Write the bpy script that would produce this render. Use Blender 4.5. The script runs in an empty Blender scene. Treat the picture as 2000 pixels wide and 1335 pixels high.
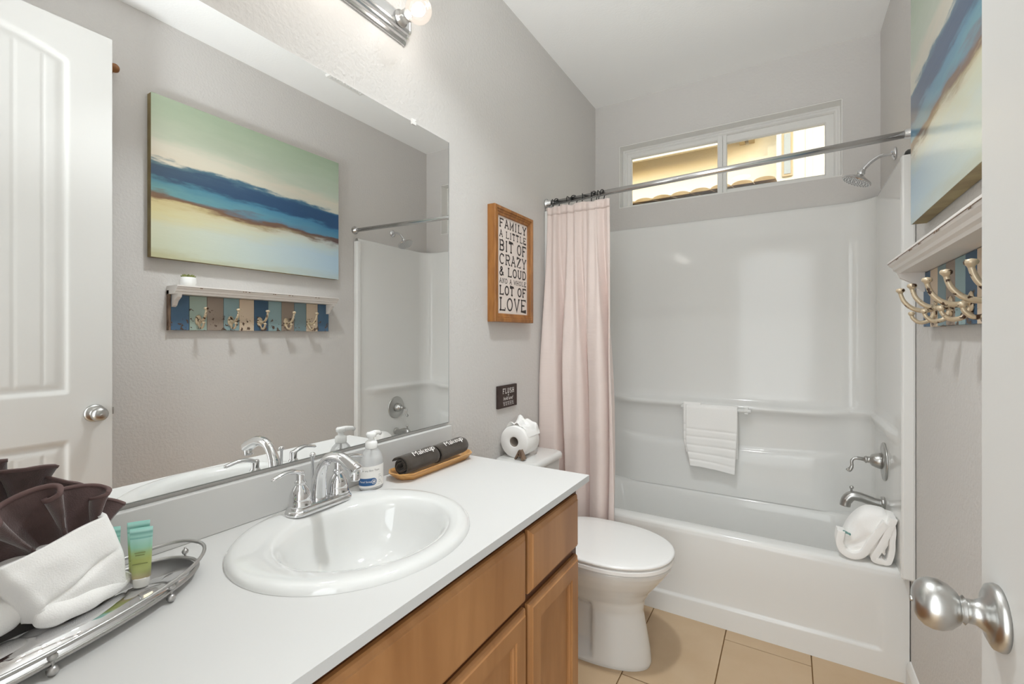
import bpy, bmesh, math, random
from math import sin, cos, pi, radians, sqrt, atan2
from mathutils import Vector, Matrix, noise
random.seed(7)
S = bpy.context.scene
COL = S.collection

# ------------------------------------------------------------------ camera, world, lights, exposure
W, D, H = 1.448, 2.812, 2.734            # room: x 0..W, y ..D, z 0..H
cam = bpy.data.cameras.new('camera'); camo = bpy.data.objects.new('camera', cam); COL.objects.link(camo)
camo.location = (1.067, 0.0, 1.2693)
camo.rotation_euler = (radians(90), 0, radians(31.096))
cam.sensor_width = 36.0; cam.lens = 16.103; cam.shift_y = -0.00613; cam.clip_start = 0.01
S.camera = camo
S.view_settings.view_transform = 'Standard'; S.view_settings.look = 'None'
S.view_settings.exposure = 0.04; S.view_settings.gamma = 1.0; S.view_settings.use_curve_mapping = False

S.cycles.max_bounces = 24; S.cycles.diffuse_bounces = 12; S.cycles.glossy_bounces = 8; S.cycles.transparent_max_bounces = 16
world = bpy.data.worlds.new('sky'); S.world = world; world.use_nodes = True
wn = world.node_tree.nodes; wl = world.node_tree.links
sky = wn.new('ShaderNodeTexSky'); sky.sky_type = 'NISHITA'
sky.sun_elevation = radians(24); sky.sun_rotation = radians(165); sky.sun_disc = False; sky.air_density = 1.2
bg = wn['Background']; bg.inputs['Strength'].default_value = 0.42
wl.new(sky.outputs['Color'], bg.inputs['Color'])

def light(name, kind, loc, power, color=(1, 1, 1), rot=(0, 0, 0), size=None, **kw):
    l = bpy.data.lights.new(name, kind); l.energy = power; l.color = color
    if kind == 'AREA':
        l.shape = 'DISK' if not isinstance(size, tuple) else 'RECTANGLE'
        if isinstance(size, tuple): l.size, l.size_y = size
        else: l.size = size
    elif kind == 'POINT' or kind == 'SPOT': l.shadow_soft_size = size
    for k, v in kw.items(): setattr(l, k, v)
    o = bpy.data.objects.new(name, l); COL.objects.link(o); o.location = loc; o.rotation_euler = rot
    return o
light('sun', 'SUN', (0, -3, 6), .8, (1, .95, .86), (radians(66), 0, radians(-20)), angle=.02)
light('ceiling_lamp_light', 'AREA', (.70, 1.15, 2.718), 7.6, (.92, .975, 1), size=.14, spread=radians(108))
light('bounce_flash_light', 'SPOT', (.72, .02, 1.45), 84.0, (.91, .965, 1), (radians(142), 0, radians(-4)), size=.12, spot_size=radians(84), spot_blend=1)
light('hall_ceiling_fill', 'AREA', (.9, -.75, 2.5), 3.0, (.93, .98, 1), size=.5)  # added fill from the unseen hallway; no lamp hangs there
light('hall_end_fill', 'AREA', (.95, -1.42, 1.35), 62.0, (.885, .96, 1), (radians(90), 0, 0), size=(2.2, 2.5))  # added broad fill standing for a bright hallway; no window opens here
BULB_POWER = 1.5

# ------------------------------------------------------------------ materials
def mat(name, base, rough=.5, metal=0, spec=.5, bump=None, var=None, coat=0, sub=0, sheen=0, alpha=None, trans=0):
    """bump=(scale, strength, distance); var=(scale, colour2, contrast)"""
    m = bpy.data.materials.new(name); m.use_nodes = True
    n = m.node_tree.nodes; l = m.node_tree.links; b = n['Principled BSDF']
    b.inputs['Base Color'].default_value = (*base, 1); b.inputs['Roughness'].default_value = rough
    b.inputs['Metallic'].default_value = metal; b.inputs['Specular IOR Level'].default_value = spec
    b.inputs['Coat Weight'].default_value = coat; b.inputs['Sheen Weight'].default_value = sheen
    b.inputs['Transmission Weight'].default_value = trans
    if bump or var:
        g = n.new('ShaderNodeNewGeometry')
    if var:
        t = n.new('ShaderNodeTexNoise'); t.inputs['Scale'].default_value = var[0]; t.inputs['Detail'].default_value = 5
        l.new(g.outputs['Position'], t.inputs['Vector'])
        r = n.new('ShaderNodeValToRGB'); r.color_ramp.elements[0].position = .5 - var[2]; r.color_ramp.elements[1].position = .5 + var[2]
        r.color_ramp.elements[0].color = (*base, 1); r.color_ramp.elements[1].color = (*var[1], 1)
        l.new(t.outputs['Fac'], r.inputs['Fac']); l.new(r.outputs['Color'], b.inputs['Base Color'])
    if bump:
        t = n.new('ShaderNodeTexNoise'); t.inputs['Scale'].default_value = bump[0]; t.inputs['Detail'].default_value = 3
        l.new(g.outputs['Position'], t.inputs['Vector'])
        bp = n.new('ShaderNodeBump'); bp.inputs['Strength'].default_value = bump[1]; bp.inputs['Distance'].default_value = bump[2]
        l.new(t.outputs['Fac'], bp.inputs['Height']); l.new(bp.outputs['Normal'], b.inputs['Normal'])
    return m
def srgb(r, g, b):
    f = lambda c: (c / 255 / 12.92) if c / 255 <= .04045 else ((c / 255 + .055) / 1.055) ** 2.4
    return (f(r), f(g), f(b))

M = {}
M['wall'] = mat('wall_paint', srgb(209, 206, 203), .55, bump=(85, .42, .005))
M['ceiling'] = mat('ceiling_paint', srgb(247, 247, 246), .8, bump=(90, .2, .003))
M['trim'] = mat('white_trim_paint', srgb(232, 231, 228), .35)
M['door'] = mat('door_paint', srgb(211, 210, 207), .4, bump=(220, .05, .001))
M['acrylic'] = mat('white_acrylic', srgb(230, 230, 228), .10, spec=.3)
M['porcelain'] = mat('porcelain', srgb(220, 220, 218), .06, coat=.4)
M['plastic'] = mat('white_plastic', srgb(238, 237, 235), .18)
M['counter'] = mat('white_laminate', srgb(206, 205, 203), .5, spec=.25)
M['counter_edge'] = mat('laminate_edge', srgb(205, 208, 210), .4)
M['chrome'] = mat('chrome', (.74, .74, .75), .05, 1)
M['nickel'] = mat('brushed_nickel', (.52, .515, .50), .30, 1)
M['satin'] = mat('satin_nickel_wire', (.50, .49, .48), .36, 1)
M['steel'] = mat('satin_steel', (.66, .66, .66), .22, 1)
M['dark'] = mat('black_metal', (.03, .03, .03), .35, .6)
M['grout'] = mat('grout', srgb(128, 98, 62), .9)
M['tile'] = mat('floor_tile', srgb(190, 163, 130), .38, var=(7, srgb(200, 175, 144), .25))
M['white_towel'] = mat('white_terry', srgb(248, 247, 245), .95, bump=(500, .5, .0015), sheen=.3)
M['brown_towel'] = mat('brown_terry', srgb(92, 72, 70), .95, bump=(500, .5, .0015), sheen=.5, var=(40, srgb(76, 58, 56), .2))
M['black_towel'] = mat('charcoal_terry', srgb(60, 51, 42), .95, bump=(500, .5, .0015), sheen=.3)
M['paper'] = mat('tissue_paper', srgb(244, 243, 241), .9)
M['card'] = mat('cardboard', srgb(150, 140, 130), .9)
M['white_print'] = mat('white_print', srgb(235, 232, 228), .6)
M['grey_print'] = mat('grey_print', srgb(120, 115, 110), .6)
M['black_print'] = mat('black_print', srgb(66, 60, 58), .7)
M['blue_print'] = mat('blue_print', srgb(38, 88, 140), .4)
M['sign_face'] = mat('sign_cream', srgb(226, 214, 206), .7)
M['sign_dark'] = mat('sign_espresso', srgb(62, 47, 42), .6, var=(60, srgb(50, 36, 32), .2))
M['tray_mirror'] = mat('mirror_tray_plate', (.75, .75, .76), .04, 1)
M['mirror'] = mat('mirror_glass', (.945, .95, .945), .0, 1)
M['mirror_edge'] = mat('mirror_channel', (.30, .31, .30), .3, 1)
M['pot'] = mat('pot_ceramic', srgb(240, 240, 238), .35)
M['leaf'] = mat('succulent_leaf', srgb(140, 140, 75), .5, var=(60, srgb(100, 112, 60), .2))
M['soap_plastic'] = None

def wood(name, c1, c2, scale=(4, 30, 4), rough=.4, bump=.1, coat=.1):
    m = mat(name, c1, rough, coat=coat); n = m.node_tree.nodes; l = m.node_tree.links; b = n['Principled BSDF']
    tc = n.new('ShaderNodeNewGeometry'); mp = n.new('ShaderNodeMapping'); mp.inputs['Scale'].default_value = scale
    t = n.new('ShaderNodeTexNoise'); t.inputs['Scale'].default_value = 1; t.inputs['Detail'].default_value = 6; t.inputs['Distortion'].default_value = .6
    r = n.new('ShaderNodeValToRGB'); r.color_ramp.elements[0].position = .3; r.color_ramp.elements[1].position = .7
    r.color_ramp.elements[0].color = (*c1, 1); r.color_ramp.elements[1].color = (*c2, 1)
    l.new(tc.outputs['Position'], mp.inputs['Vector']); l.new(mp.outputs['Vector'], t.inputs['Vector'])
    l.new(t.outputs['Fac'], r.inputs['Fac']); l.new(r.outputs['Color'], b.inputs['Base Color'])
    bp = n.new('ShaderNodeBump'); bp.inputs['Strength'].default_value = bump; bp.inputs['Distance'].default_value = .001
    l.new(t.outputs['Fac'], bp.inputs['Height']); l.new(bp.outputs['Normal'], b.inputs['Normal'])
    return m
M['cab'] = wood('cabinet_maple', srgb(152, 104, 60), srgb(178, 129, 82), (14, 14, 2.2), .38, .05)
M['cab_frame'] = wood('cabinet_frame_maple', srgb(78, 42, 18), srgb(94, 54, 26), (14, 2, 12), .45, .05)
M['frame_wood'] = wood('pine_frame', srgb(128, 78, 30), srgb(176, 118, 56), (30, 30, 6), .45, .1)
M['bamboo'] = wood('bamboo', srgb(186, 130, 68), srgb(222, 172, 108), (60, 6, 60), .35, .1)
M['driftwood'] = wood('rustic_wood', srgb(92, 72, 60), srgb(150, 128, 108), (60, 60, 20), .8, .3, 0)
M['peg_wood'] = wood('peg_wood', srgb(120, 74, 30), srgb(160, 104, 50), (30, 30, 30), .4, .1)

def mix_mat(name, fac, surf, ior=1.45, glossy=.0, tint=(1, 1, 1)):
    """thin clear material: transparent with a fresnel reflection, plus `fac` of a surface shader"""
    m = bpy.data.materials.new(name); m.use_nodes = True; n = m.node_tree.nodes; l = m.node_tree.links
    out = n['Material Output']; n.remove(n['Principled BSDF'])
    tr = n.new('ShaderNodeBsdfTransparent'); tr.inputs['Color'].default_value = (*tint, 1)
    gl = n.new('ShaderNodeBsdfGlossy'); gl.inputs['Roughness'].default_value = glossy
    fr = n.new('ShaderNodeFresnel'); fr.inputs['IOR'].default_value = ior
    mx = n.new('ShaderNodeMixShader'); l.new(fr.outputs['Fac'], mx.inputs['Fac']); l.new(tr.outputs[0], mx.inputs[1]); l.new(gl.outputs[0], mx.inputs[2])
    last = mx
    if fac > 0:
        if surf[0] == 'emit':
            s = n.new('ShaderNodeEmission'); s.inputs['Color'].default_value = (*surf[1], 1); s.inputs['Strength'].default_value = surf[2]
        else:
            s = n.new('ShaderNodeBsdfDiffuse'); s.inputs['Color'].default_value = (*surf[1], 1)
        m2 = n.new('ShaderNodeMixShader'); m2.inputs['Fac'].default_value = fac
        l.new(mx.outputs[0], m2.inputs[1]); l.new(s.outputs[0], m2.inputs[2]); last = m2
    l.new(last.outputs[0], out.inputs['Surface'])
    return m
M['glass'] = mix_mat('window_glass', 0, None, 1.5)
M['bulb_glass'] = mix_mat('bulb_glass', .22, ('emit', (1, .88, .76), 1.5), 1.45)
M['soap_plastic'] = mix_mat('clear_bottle', .38, ('diff', (.94, .94, .94)), 1.3, .12)
M['soap_liquid'] = mix_mat('clear_soap', .55, ('diff', (.93, .93, .93)), 1.05, .2)
def emit(name, c, s):
    m = bpy.data.materials.new(name); m.use_nodes = True; n = m.node_tree.nodes
    e = n.new('ShaderNodeEmission'); e.inputs['Color'].default_value = (*c, 1); e.inputs['Strength'].default_value = s
    m.node_tree.links.new(e.outputs[0], n['Material Output'].inputs['Surface']); return m
M['bulb_core'] = emit('bulb_filament_glow', (1, .93, .82), 14)
M['lamp_disc'] = emit('ceiling_lamp_diffuser', (1, .97, .92), 8)

# ------------------------------------------------------------------ mesh helpers
class MB:
    def __init__(s): s.v = []; s.f = []; s.m = []; s.sm = []
    def add(s, vs, fs, mi=0, smooth=True):
        o = len(s.v); s.v += [tuple(v) for v in vs]
        for f in fs: s.f.append([i + o for i in f]); s.m.append(mi); s.sm.append(smooth)
    def box(s, x0, x1, y0, y1, z0, z1, mi=0):
        v = [(x, y, z) for x in (x0, x1) for y in (y0, y1) for z in (z0, z1)]
        s.add(v, [(0, 1, 3, 2), (4, 6, 7, 5), (0, 4, 5, 1), (2, 3, 7, 6), (0, 2, 6, 4), (1, 5, 7, 3)], mi, False)
    def loft(s, loops, cap0=True, cap1=True, close=True, mi=0, smooth=True):
        n = len(loops[0]); vs = [p for L in loops for p in L]; fs = []
        for i in range(len(loops) - 1):
            for j in range(n if close else n - 1):
                k = (j + 1) % n
                fs.append((i * n + j, i * n + k, (i + 1) * n + k, (i + 1) * n + j))
        if cap0: fs.append(tuple(range(n))[::-1])
        if cap1: fs.append(tuple((len(loops) - 1) * n + j for j in range(n)))
        s.add(vs, fs, mi, smooth)
    def lathe(s, prof, axis='z', c=(0, 0, 0), n=32, mi=0, cap=True, sx=1, sy=1):
        loops = []
        for r, h in prof:
            L = []
            for j in range(n):
                a = 2 * pi * j / n; u, w = r * cos(a) * sx, r * sin(a) * sy
                p = {'z': (u, w, h), 'x': (h, u, w), 'y': (w, h, u)}[axis]
                L.append((p[0] + c[0], p[1] + c[1], p[2] + c[2]))
            loops.append(L)
        s.loft(loops, cap, cap, mi=mi)
    def tube(s, pts, r, n=12, mi=0, closed=False, cap=True, flat=None):
        pts = [Vector(p) for p in pts]; N = len(pts); rr = r if isinstance(r, (list, tuple)) else [r] * N
        tang = []
        for i in range(N):
            a = pts[(i - 1) % N] if (closed or i > 0) else pts[i]; b = pts[(i + 1) % N] if (closed or i < N - 1) else pts[i]
            tang.append((b - a).normalized())
        up = Vector((0, 0, 1)) if abs(tang[0].z) < .9 else Vector((0, 1, 0))
        nrm = (up - tang[0] * up.dot(tang[0])).normalized(); loops = []
        for i in range(N):
            nrm = (nrm - tang[i] * nrm.dot(tang[i])).normalized(); bn = tang[i].cross(nrm)
            fl = flat[i] if flat else (1, 1)
            loops.append([tuple(pts[i] + nrm * (rr[i] * fl[0] * cos(2 * pi * j / n)) + bn * (rr[i] * fl[1] * sin(2 * pi * j / n))) for j in range(n)])
        if closed: loops.append(loops[0])
        s.loft(loops, cap and not closed, cap and not closed, mi=mi)
    def ball(s, c, r, n=16, mi=0, sc=(1, 1, 1)):
        k = n // 2
        s.lathe([(r * sin(pi * i / k) + 1e-5, -r * cos(pi * i / k)) for i in range(k + 1)], 'z', (0, 0, 0), n, mi, False)
        for q in range(len(s.v) - n * (k + 1), len(s.v)):
            x, y, z = s.v[q]; s.v[q] = (x * sc[0] + c[0], y * sc[1] + c[1], z * sc[2] + c[2])
    def nested(s, org, U, V, Nn, u0, u1, v0, v1, prof, mi=0, cap=True, back=None, cap0=True):
        """nested rectangles on a plane: prof = [(inset, height)]"""
        org, U, V, Nn = Vector(org), Vector(U), Vector(V), Vector(Nn); loops = []
        if back is not None: loops.append([tuple(org + U * u + V * v + Nn * back) for u, v in ((u0, v0), (u1, v0), (u1, v1), (u0, v1))])
        for d, h in prof:
            loops.append([tuple(org + U * u + V * v + Nn * h) for u, v in ((u0 + d, v0 + d), (u1 - d, v0 + d), (u1 - d, v1 - d), (u0 + d, v1 - d))])
        s.loft(loops, back is not None and cap0, cap, mi=mi, smooth=False)
    def grid(s, fn, nu, nv, mi=0, smooth=True, closeu=False):
        vs = [fn(i / nu, j / nv) for j in range(nv + 1) for i in range(nu + 1)]
        fs = [(j * (nu + 1) + i, j * (nu + 1) + i + 1, (j + 1) * (nu + 1) + i + 1, (j + 1) * (nu + 1) + i) for j in range(nv) for i in range(nu)]
        s.add(vs, fs, mi, smooth)
    def build(s, name, mats, parent=None, bevel=0, sub=0, solid=0, auto=None, seg=2, fixn=True):
        me = bpy.data.meshes.new(name)
        xs = [v[0] for v in s.v]; ys = [v[1] for v in s.v]; zs = [v[2] for v in s.v]
        o3 = Vector(((min(xs) + max(xs)) / 2, (min(ys) + max(ys)) / 2, min(zs)))
        me.from_pydata([tuple(Vector(v) - o3) for v in s.v], [], s.f)
        for k, p in enumerate(me.polygons): p.material_index = s.m[k]; p.use_smooth = s.sm[k]
        if fixn:
            b = bmesh.new(); b.from_mesh(me); bmesh.ops.remove_doubles(b, verts=b.verts, dist=1e-6)
            bmesh.ops.recalc_face_normals(b, faces=b.faces); b.to_mesh(me); b.free()
        for m in (mats if isinstance(mats, (list, tuple)) else [mats]): me.materials.append(m)
        o = bpy.data.objects.new(name, me); COL.objects.link(o); o.location = o3
        if parent is not None:
            o.parent = parent; o.location = o3 - wloc(parent)
        if solid:
            md = o.modifiers.new('thick', 'SOLIDIFY'); md.thickness = solid; md.offset = 0
        if bevel:
            md = o.modifiers.new('bevel', 'BEVEL'); md.width = bevel; md.segments = seg; md.limit_method = 'ANGLE'; md.angle_limit = radians(40)
        if sub:
            md = o.modifiers.new('sub', 'SUBSURF'); md.levels = sub; md.render_levels = sub
        if auto:
            md = o.modifiers.new('split', 'EDGE_SPLIT'); md.split_angle = radians(auto)
        return o
def wloc(o):
    p = Vector(o.location)
    while o.parent: o = o.parent; p = p + o.location
    return p
def tag(o, label, cat, group=None):
    o['label'] = label; o['category'] = cat
    if group: o['group'] = group
    return o
def thing(name, loc, label, cat, group=None):
    o = bpy.data.objects.new(name, None); COL.objects.link(o); o.location = loc; o.empty_display_size = .05
    return tag(o, label, cat, group)
def struct(o): o['kind'] = 'structure'; return o
def lab(o, t): o['label'] = t; return o
def boxobj(name, b, m, parent=None, bevel=0):
    q = MB(); q.box(*b); return q.build(name, m, parent, bevel=bevel)
def sstep(a, b, x):
    t = max(0, min(1, (x - a) / (b - a))); return t * t * (3 - 2 * t)
def lerp(a, b, t): return a + (b - a) * t
def rrect(x0, x1, y0, y1, r, z, k=6):
    L = []
    for cx, cy, a0 in ((x1 - r, y1 - r, 0), (x0 + r, y1 - r, 90), (x0 + r, y0 + r, 180), (x1 - r, y0 + r, 270)):
        for i in range(k + 1):
            a = radians(a0 + 90 * i / k); L.append((cx + r * cos(a), cy + r * sin(a), z))
    return L
def bez(p, n=16):
    """Catmull-Rom through points"""
    p = [Vector(q) for q in p]; out = []
    for i in range(len(p) - 1):
        a, b, c, d = p[max(i - 1, 0)], p[i], p[i + 1], p[min(i + 2, len(p) - 1)]
        for k in range(n):
            t = k / n
            out.append(.5 * ((2 * b) + (c - a) * t + (2 * a - 5 * b + 4 * c - d) * t * t + (3 * b - a - 3 * c + d) * t ** 3))
    out.append(p[-1]); return out

# stroke alphabet with slab serifs: each letter is a list of polylines in a unit box
def arc(cx, cy, rx, ry, a0, a1, n=10): return [(cx + rx * cos(radians(lerp(a0, a1, i / n))), cy + ry * sin(radians(lerp(a0, a1, i / n)))) for i in range(n + 1)]
LET = {
 'F': [[(.15, 0), (.15, 1)], [(.15, 1), (.95, 1), (.95, .85)], [(.15, .52), (.7, .52)], [(0, 0), (.35, 0)], [(0, 1), (.15, 1)]],
 'A': [[(.08, 0), (.5, 1), (.92, 0)], [(.25, .36), (.75, .36)], [(-.04, 0), (.24, 0)], [(.76, 0), (1.04, 0)], [(.32, 1), (.5, 1)]],
 'M': [[(.12, 0), (.12, 1), (.5, .3), (.88, 1), (.88, 0)], [(-.02, 0), (.26, 0)], [(.74, 0), (1.02, 0)], [(-.02, 1), (.12, 1)], [(.88, 1), (1.02, 1)]],
 'I': [[(.5, 0), (.5, 1)], [(.25, 0), (.75, 0)], [(.25, 1), (.75, 1)]],
 'L': [[(.2, 1), (.2, 0), (.95, 0), (.95, .2)], [(.02, 1), (.4, 1)], [(.02, 0), (.2, 0)]],
 'Y': [[(.08, 1), (.5, .48), (.92, 1)], [(.5, .48), (.5, 0)], [(.3, 0), (.7, 0)], [(-.04, 1), (.24, 1)], [(.76, 1), (1.04, 1)]],
 'T': [[(.5, 0), (.5, 1)], [(.05, .84), (.05, 1), (.95, 1), (.95, .84)], [(.3, 0), (.7, 0)]],
 'E': [[(.95, .17), (.95, 0), (.15, 0), (.15, 1), (.92, 1), (.92, .85)], [(.15, .52), (.7, .52)], [(0, 0), (.15, 0)], [(0, 1), (.15, 1)]],
 'B': [[(.15, 0), (.15, 1), (.6, 1)] + arc(.6, .76, .3, .24, 90, -90) + [(.15, .52)], [(.6, .52)] + arc(.6, .26, .35, .26, 90, -90) + [(.15, 0)], [(0, 0), (.15, 0)], [(0, 1), (.15, 1)]],
 'O': [arc(.5, .5, .44, .5, 0, 360, 22)],
 'C': [arc(.52, .5, .44, .5, 45, 315, 18), [(.86, .75), (.86, 1)]],
 'R': [[(.15, 0), (.15, 1), (.6, 1)] + arc(.6, .74, .32, .26, 90, -90) + [(.15, .48)], [(.5, .48), (.88, 0)], [(0, 0), (.32, 0)], [(.78, 0), (1.04, 0)], [(0, 1), (.15, 1)]],
 'Z': [[(.08, .82), (.08, 1), (.9, 1), (.08, 0), (.92, 0), (.92, .18)]],
 '&': [[(.95, 0), (.3, .75)] + arc(.46, .82, .2, .18, 200, -20, 10) + [(.2, .42)] + arc(.42, .24, .32, .24, 150, 310, 10) + [(.9, .42)]],
 'U': [[(.15, 1), (.15, .32)] + arc(.5, .32, .35, .32, 180, 360, 12) + [(.85, 1)], [(0, 1), (.3, 1)], [(.7, 1), (1, 1)]],
 'D': [[(.15, 0), (.15, 1), (.45, 1)] + arc(.45, .5, .45, .5, 90, -90, 14) + [(.15, 0)], [(0, 0), (.15, 0)], [(0, 1), (.15, 1)]],
 'N': [[(.15, 0), (.15, 1), (.85, 0), (.85, 1)], [(0, 0), (.3, 0)], [(.7, 1), (1, 1)], [(0, 1), (.15, 1)]],
 'W': [[(.05, 1), (.28, 0), (.5, .8), (.72, 0), (.95, 1)], [(-.05, 1), (.17, 1)], [(.83, 1), (1.05, 1)]],
 'H': [[(.15, 0), (.15, 1)], [(.85, 0), (.85, 1)], [(.15, .5), (.85, .5)], [(0, 0), (.3, 0)], [(.7, 0), (1, 0)], [(0, 1), (.3, 1)], [(.7, 1), (1, 1)]],
 'V': [[(.08, 1), (.5, 0), (.92, 1)], [(-.04, 1), (.24, 1)], [(.76, 1), (1.04, 1)]],
 'S': [arc(.5, .74, .36, .26, 20, 270, 12) + arc(.5, .25, .38, .25, 90, -160, 12)],
}
def slab_text(q, txt, x0, x1, z0, z1, w, put, mi=0, gap=.28):
    """strokes of width w filling the box; put(x, z) -> 3-D point, put(x, z, h) raised"""
    wid = {' ': .45, 'I': .62}
    tot = sum(wid.get(c, 1) for c in txt) + gap * (len(txt) - 1); cw = (x1 - x0) / tot; x = x0
    for c in txt:
        lw = wid.get(c, 1) * cw
        for st in LET.get(c, []):
            P = [Vector((x + (p[0] if c != 'I' else p[0]) * lw, lerp(z0 + w / 2, z1 - w / 2, p[1]))) for p in st]
            L = []; R = []
            for i in range(len(P)):
                a = P[max(i - 1, 0)]; b = P[min(i + 1, len(P) - 1)]; t = (b - a)
                if t.length < 1e-9: t = Vector((1, 0))
                t.normalize(); nn = Vector((-t.y, t.x)) * w / 2
                if 0 < i < len(P) - 1:
                    d1 = (P[i] - a).normalized(); cs = max(.45, abs(Vector((-d1.y, d1.x)).dot(nn.normalized()))); nn = nn / cs
                L.append(P[i] + nn); R.append(P[i] - nn)
            vs = [put(p.x, p.y) for p in L] + [put(p.x, p.y) for p in R]; n = len(P)
            q.add(vs, [(i, i + 1, n + i + 1, n + i) for i in range(n - 1)], mi, False)
        x += lw + gap * cw
def font_text(q, txt, width, height, put, mi=0, shear=0.0):
    """Blender's own font, filled, scaled to the box, mapped through put(x, y)"""
    cu = bpy.data.curves.new('t', 'FONT'); cu.body = txt; cu.shear = shear; cu.resolution_u = 3
    ob = bpy.data.objects.new('t', cu); me = ob.to_mesh()
    vs = [v.co.copy() for v in me.vertices]; fs = [tuple(p.vertices) for p in me.polygons]; ob.to_mesh_clear()
    bpy.data.objects.remove(ob); bpy.data.curves.remove(cu)
    x0 = min(v.x for v in vs); x1 = max(v.x for v in vs); y0 = min(v.y for v in vs); y1 = max(v.y for v in vs)
    q.add([put((v.x - x0) / (x1 - x0) * width, (v.y - y0) / (y1 - y0) * height) for v in vs], fs, mi, False)

# ================================================================== THE SETTING
FY = -.06                                   # inner face of the front wall
struct(boxobj('wall_left', (-.12, 0, FY - .12, D + .14, 0, H), M['wall']))
struct(boxobj('wall_right', (W, W + .12, FY - .12, D + .14, 0, H), M['wall']))
q = MB(); WX0, WX1, WZ0, WZ1 = .156, 1.300, 2.067, 2.456     # window opening
q.box(0, W, D, D + .14, 0, WZ0); q.box(0, W, D, D + .14, WZ1, H); q.box(0, WX0, D, D + .14, WZ0, WZ1); q.box(WX1, W, D, D + .14, WZ0, WZ1)
struct(q.build('wall_back', M['wall']))
q = MB(); q.box(0, .60, FY - .12, FY, 0, H); q.box(1.30, W, FY - .12, FY, 0, H); q.box(.60, 1.30, FY - .12, FY, 2.48, H)
struct(q.build('wall_front', M['wall']))
struct(boxobj('ceiling', (-.12, W + .12, FY - .12, D + .14, H, H + .1), M['ceiling']))
# hallway beyond the doorway the camera stands in
q = MB(); q.box(-.4, 2.2, -1.62, -1.5, 0, H); q.box(-.52, -.4, -1.62, FY - .12, 0, H); q.box(2.2, 2.32, -1.62, FY - .12, 0, H)
q.box(-.4, -.12, FY - .14, FY - .02, 0, H); q.box(W + .12, 2.2, FY - .14, FY - .02, 0, H)
struct(q.build('wall_hall', M['wall']))
struct(boxobj('ceiling_hall', (-.52, 2.32, -1.62, FY - .12, H, H + .1), M['ceiling']))
# floor: slab of grout and staggered tiles, each its own piece
fl = struct(boxobj('floor', (-.52, 2.32, -1.62, D + .14, -.10, -.004), M['grout']))
PX, LY, G = .3075, .62, .004
meshes = {}
for ci in range(-2, 4):
    xa, xb = .530 + PX * ci, .530 + PX * (ci + 1)
    if ci < 2: xa, xb = max(xa, 0), xb
    xb = min(xb, W)
    if xb - xa < .02 or xa < -.001: continue
    off = 1.688 - .2067 * ci
    for k in range(-6, 5):
        ya, yb = off + LY * k, off + LY * (k + 1)
        ya, yb = max(ya, -1.5), min(yb, D)
        if yb - ya < .02: continue
        t = boxobj('tile', (xa + G / 2, xb - G / 2, ya + G / 2, yb - G / 2, -.004, random.uniform(-.0002, .0004)), M['tile'], fl, bevel=.0012)
# baseboard along the right wall
q = MB()
prof = [(0, 0), (.014, 0), (.014, .065), (.011, .075), (.008, .082), (.004, .088), (0, .089)]
q.loft([[(W - a, y, b) for a, b in prof] for y in (FY, 2.168)], smooth=False)
struct(q.build('baseboard_right', M['trim']))

# ------------------------------------------------------------------ window_1 in the deep recess
win = bpy.data.objects.new('window_1', None); COL.objects.link(win); win.location = ((WX0 + WX1) / 2, D + .09, WZ0); struct(win)
q = MB(); q.nested((0, D + .075, 0), (1, 0, 0), (0, 0, 1), (0, -1, 0), WX0, WX1, WZ0, WZ1, [(0, .002), (.012, .002), (.016, -.004), (.024, -.004), (.03, -.012), (.03, -.06)], cap=False)
q.build('window_frame', M['trim'], win)
FW = .03
def sash(x0, x1, yy, wd):
    q = MB(); q.nested((0, yy, 0), (1, 0, 0), (0, 0, 1), (0, -1, 0), x0, x1, WZ0 + .012, WZ1 - .03, [(0, 0), (wd - .006, 0), (wd, -.006), (wd, -.03), (0, -.03), (0, 0)], cap=False)
    o = q.build('sash', M['trim'], win)
    boxobj('pane', (x0 + wd - .003, x1 - wd + .003, yy + .012, yy + .016, WZ0 + .012 + wd - .003, WZ1 - .03 - wd + .003), M['glass'], o)
sash(WX0 + .028, .762, D + .088, .024); sash(.722, WX1 - .028, D + .100, .040)
q = MB(); q.box(.715, .742, D + .078, D + .088, WZ0 + .012, WZ1 - .03); q.build('meeting_rail', M['trim'], win, bevel=.003)
q = MB(); q.box(WX0 + .001, WX1 - .001, D + .001, D + .075, WZ0 + .0005, WZ0 + .006); q.build('window_sill', M['trim'], win)
q = MB(); q.box(WX0 + .0005, WX0 + .005, D + .001, D + .075, WZ0 + .006, WZ1 - .001); q.box(WX1 - .005, WX1 - .0005, D + .001, D + .075, WZ0 + .006, WZ1 - .001)
q.box(WX0 + .005, WX1 - .005, D + .001, D + .075, WZ1 - .005, WZ1 - .0005); q.build('jamb', M['trim'], win)

# ------------------------------------------------------------------ the open door against the right wall
DX0, DX1, DY0, DY1, DZ0, DZ1 = 1.261, 1.296, -.02, .743, .012, 2.452
door = bpy.data.objects.new('door_1', None); COL.objects.link(door); door.location = (DX1, DY0, 0); struct(door)
def panel_sdf(y, z, a, b, c, d, rise):
    u = (y - (a + b) / 2) / ((b - a) / 2); top = d + rise * (1 - min(1, u * u))
    return min(y - a, b - y, z - c, top - z)
def door_depth(y, z):
    e = 0
    for (c, d, r) in ((1.052, 2.305, .055), (.19, .873, 0)):
        s = panel_sdf(y, z, DY0 + .128, DY1 - .128, c, d, r)
        if s > 0:
            e = .009 * sstep(0, .012, s) - .005 * sstep(.014, .042, s)
            if s > .040:
                g = abs(((y - .5462) / .0755) % 1.0); g = min(g, 1 - g) * .0755
                e += .003 * (1 - sstep(.001, .0045, g))
    return e
q = MB(); ny, nz = 150, 300
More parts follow.
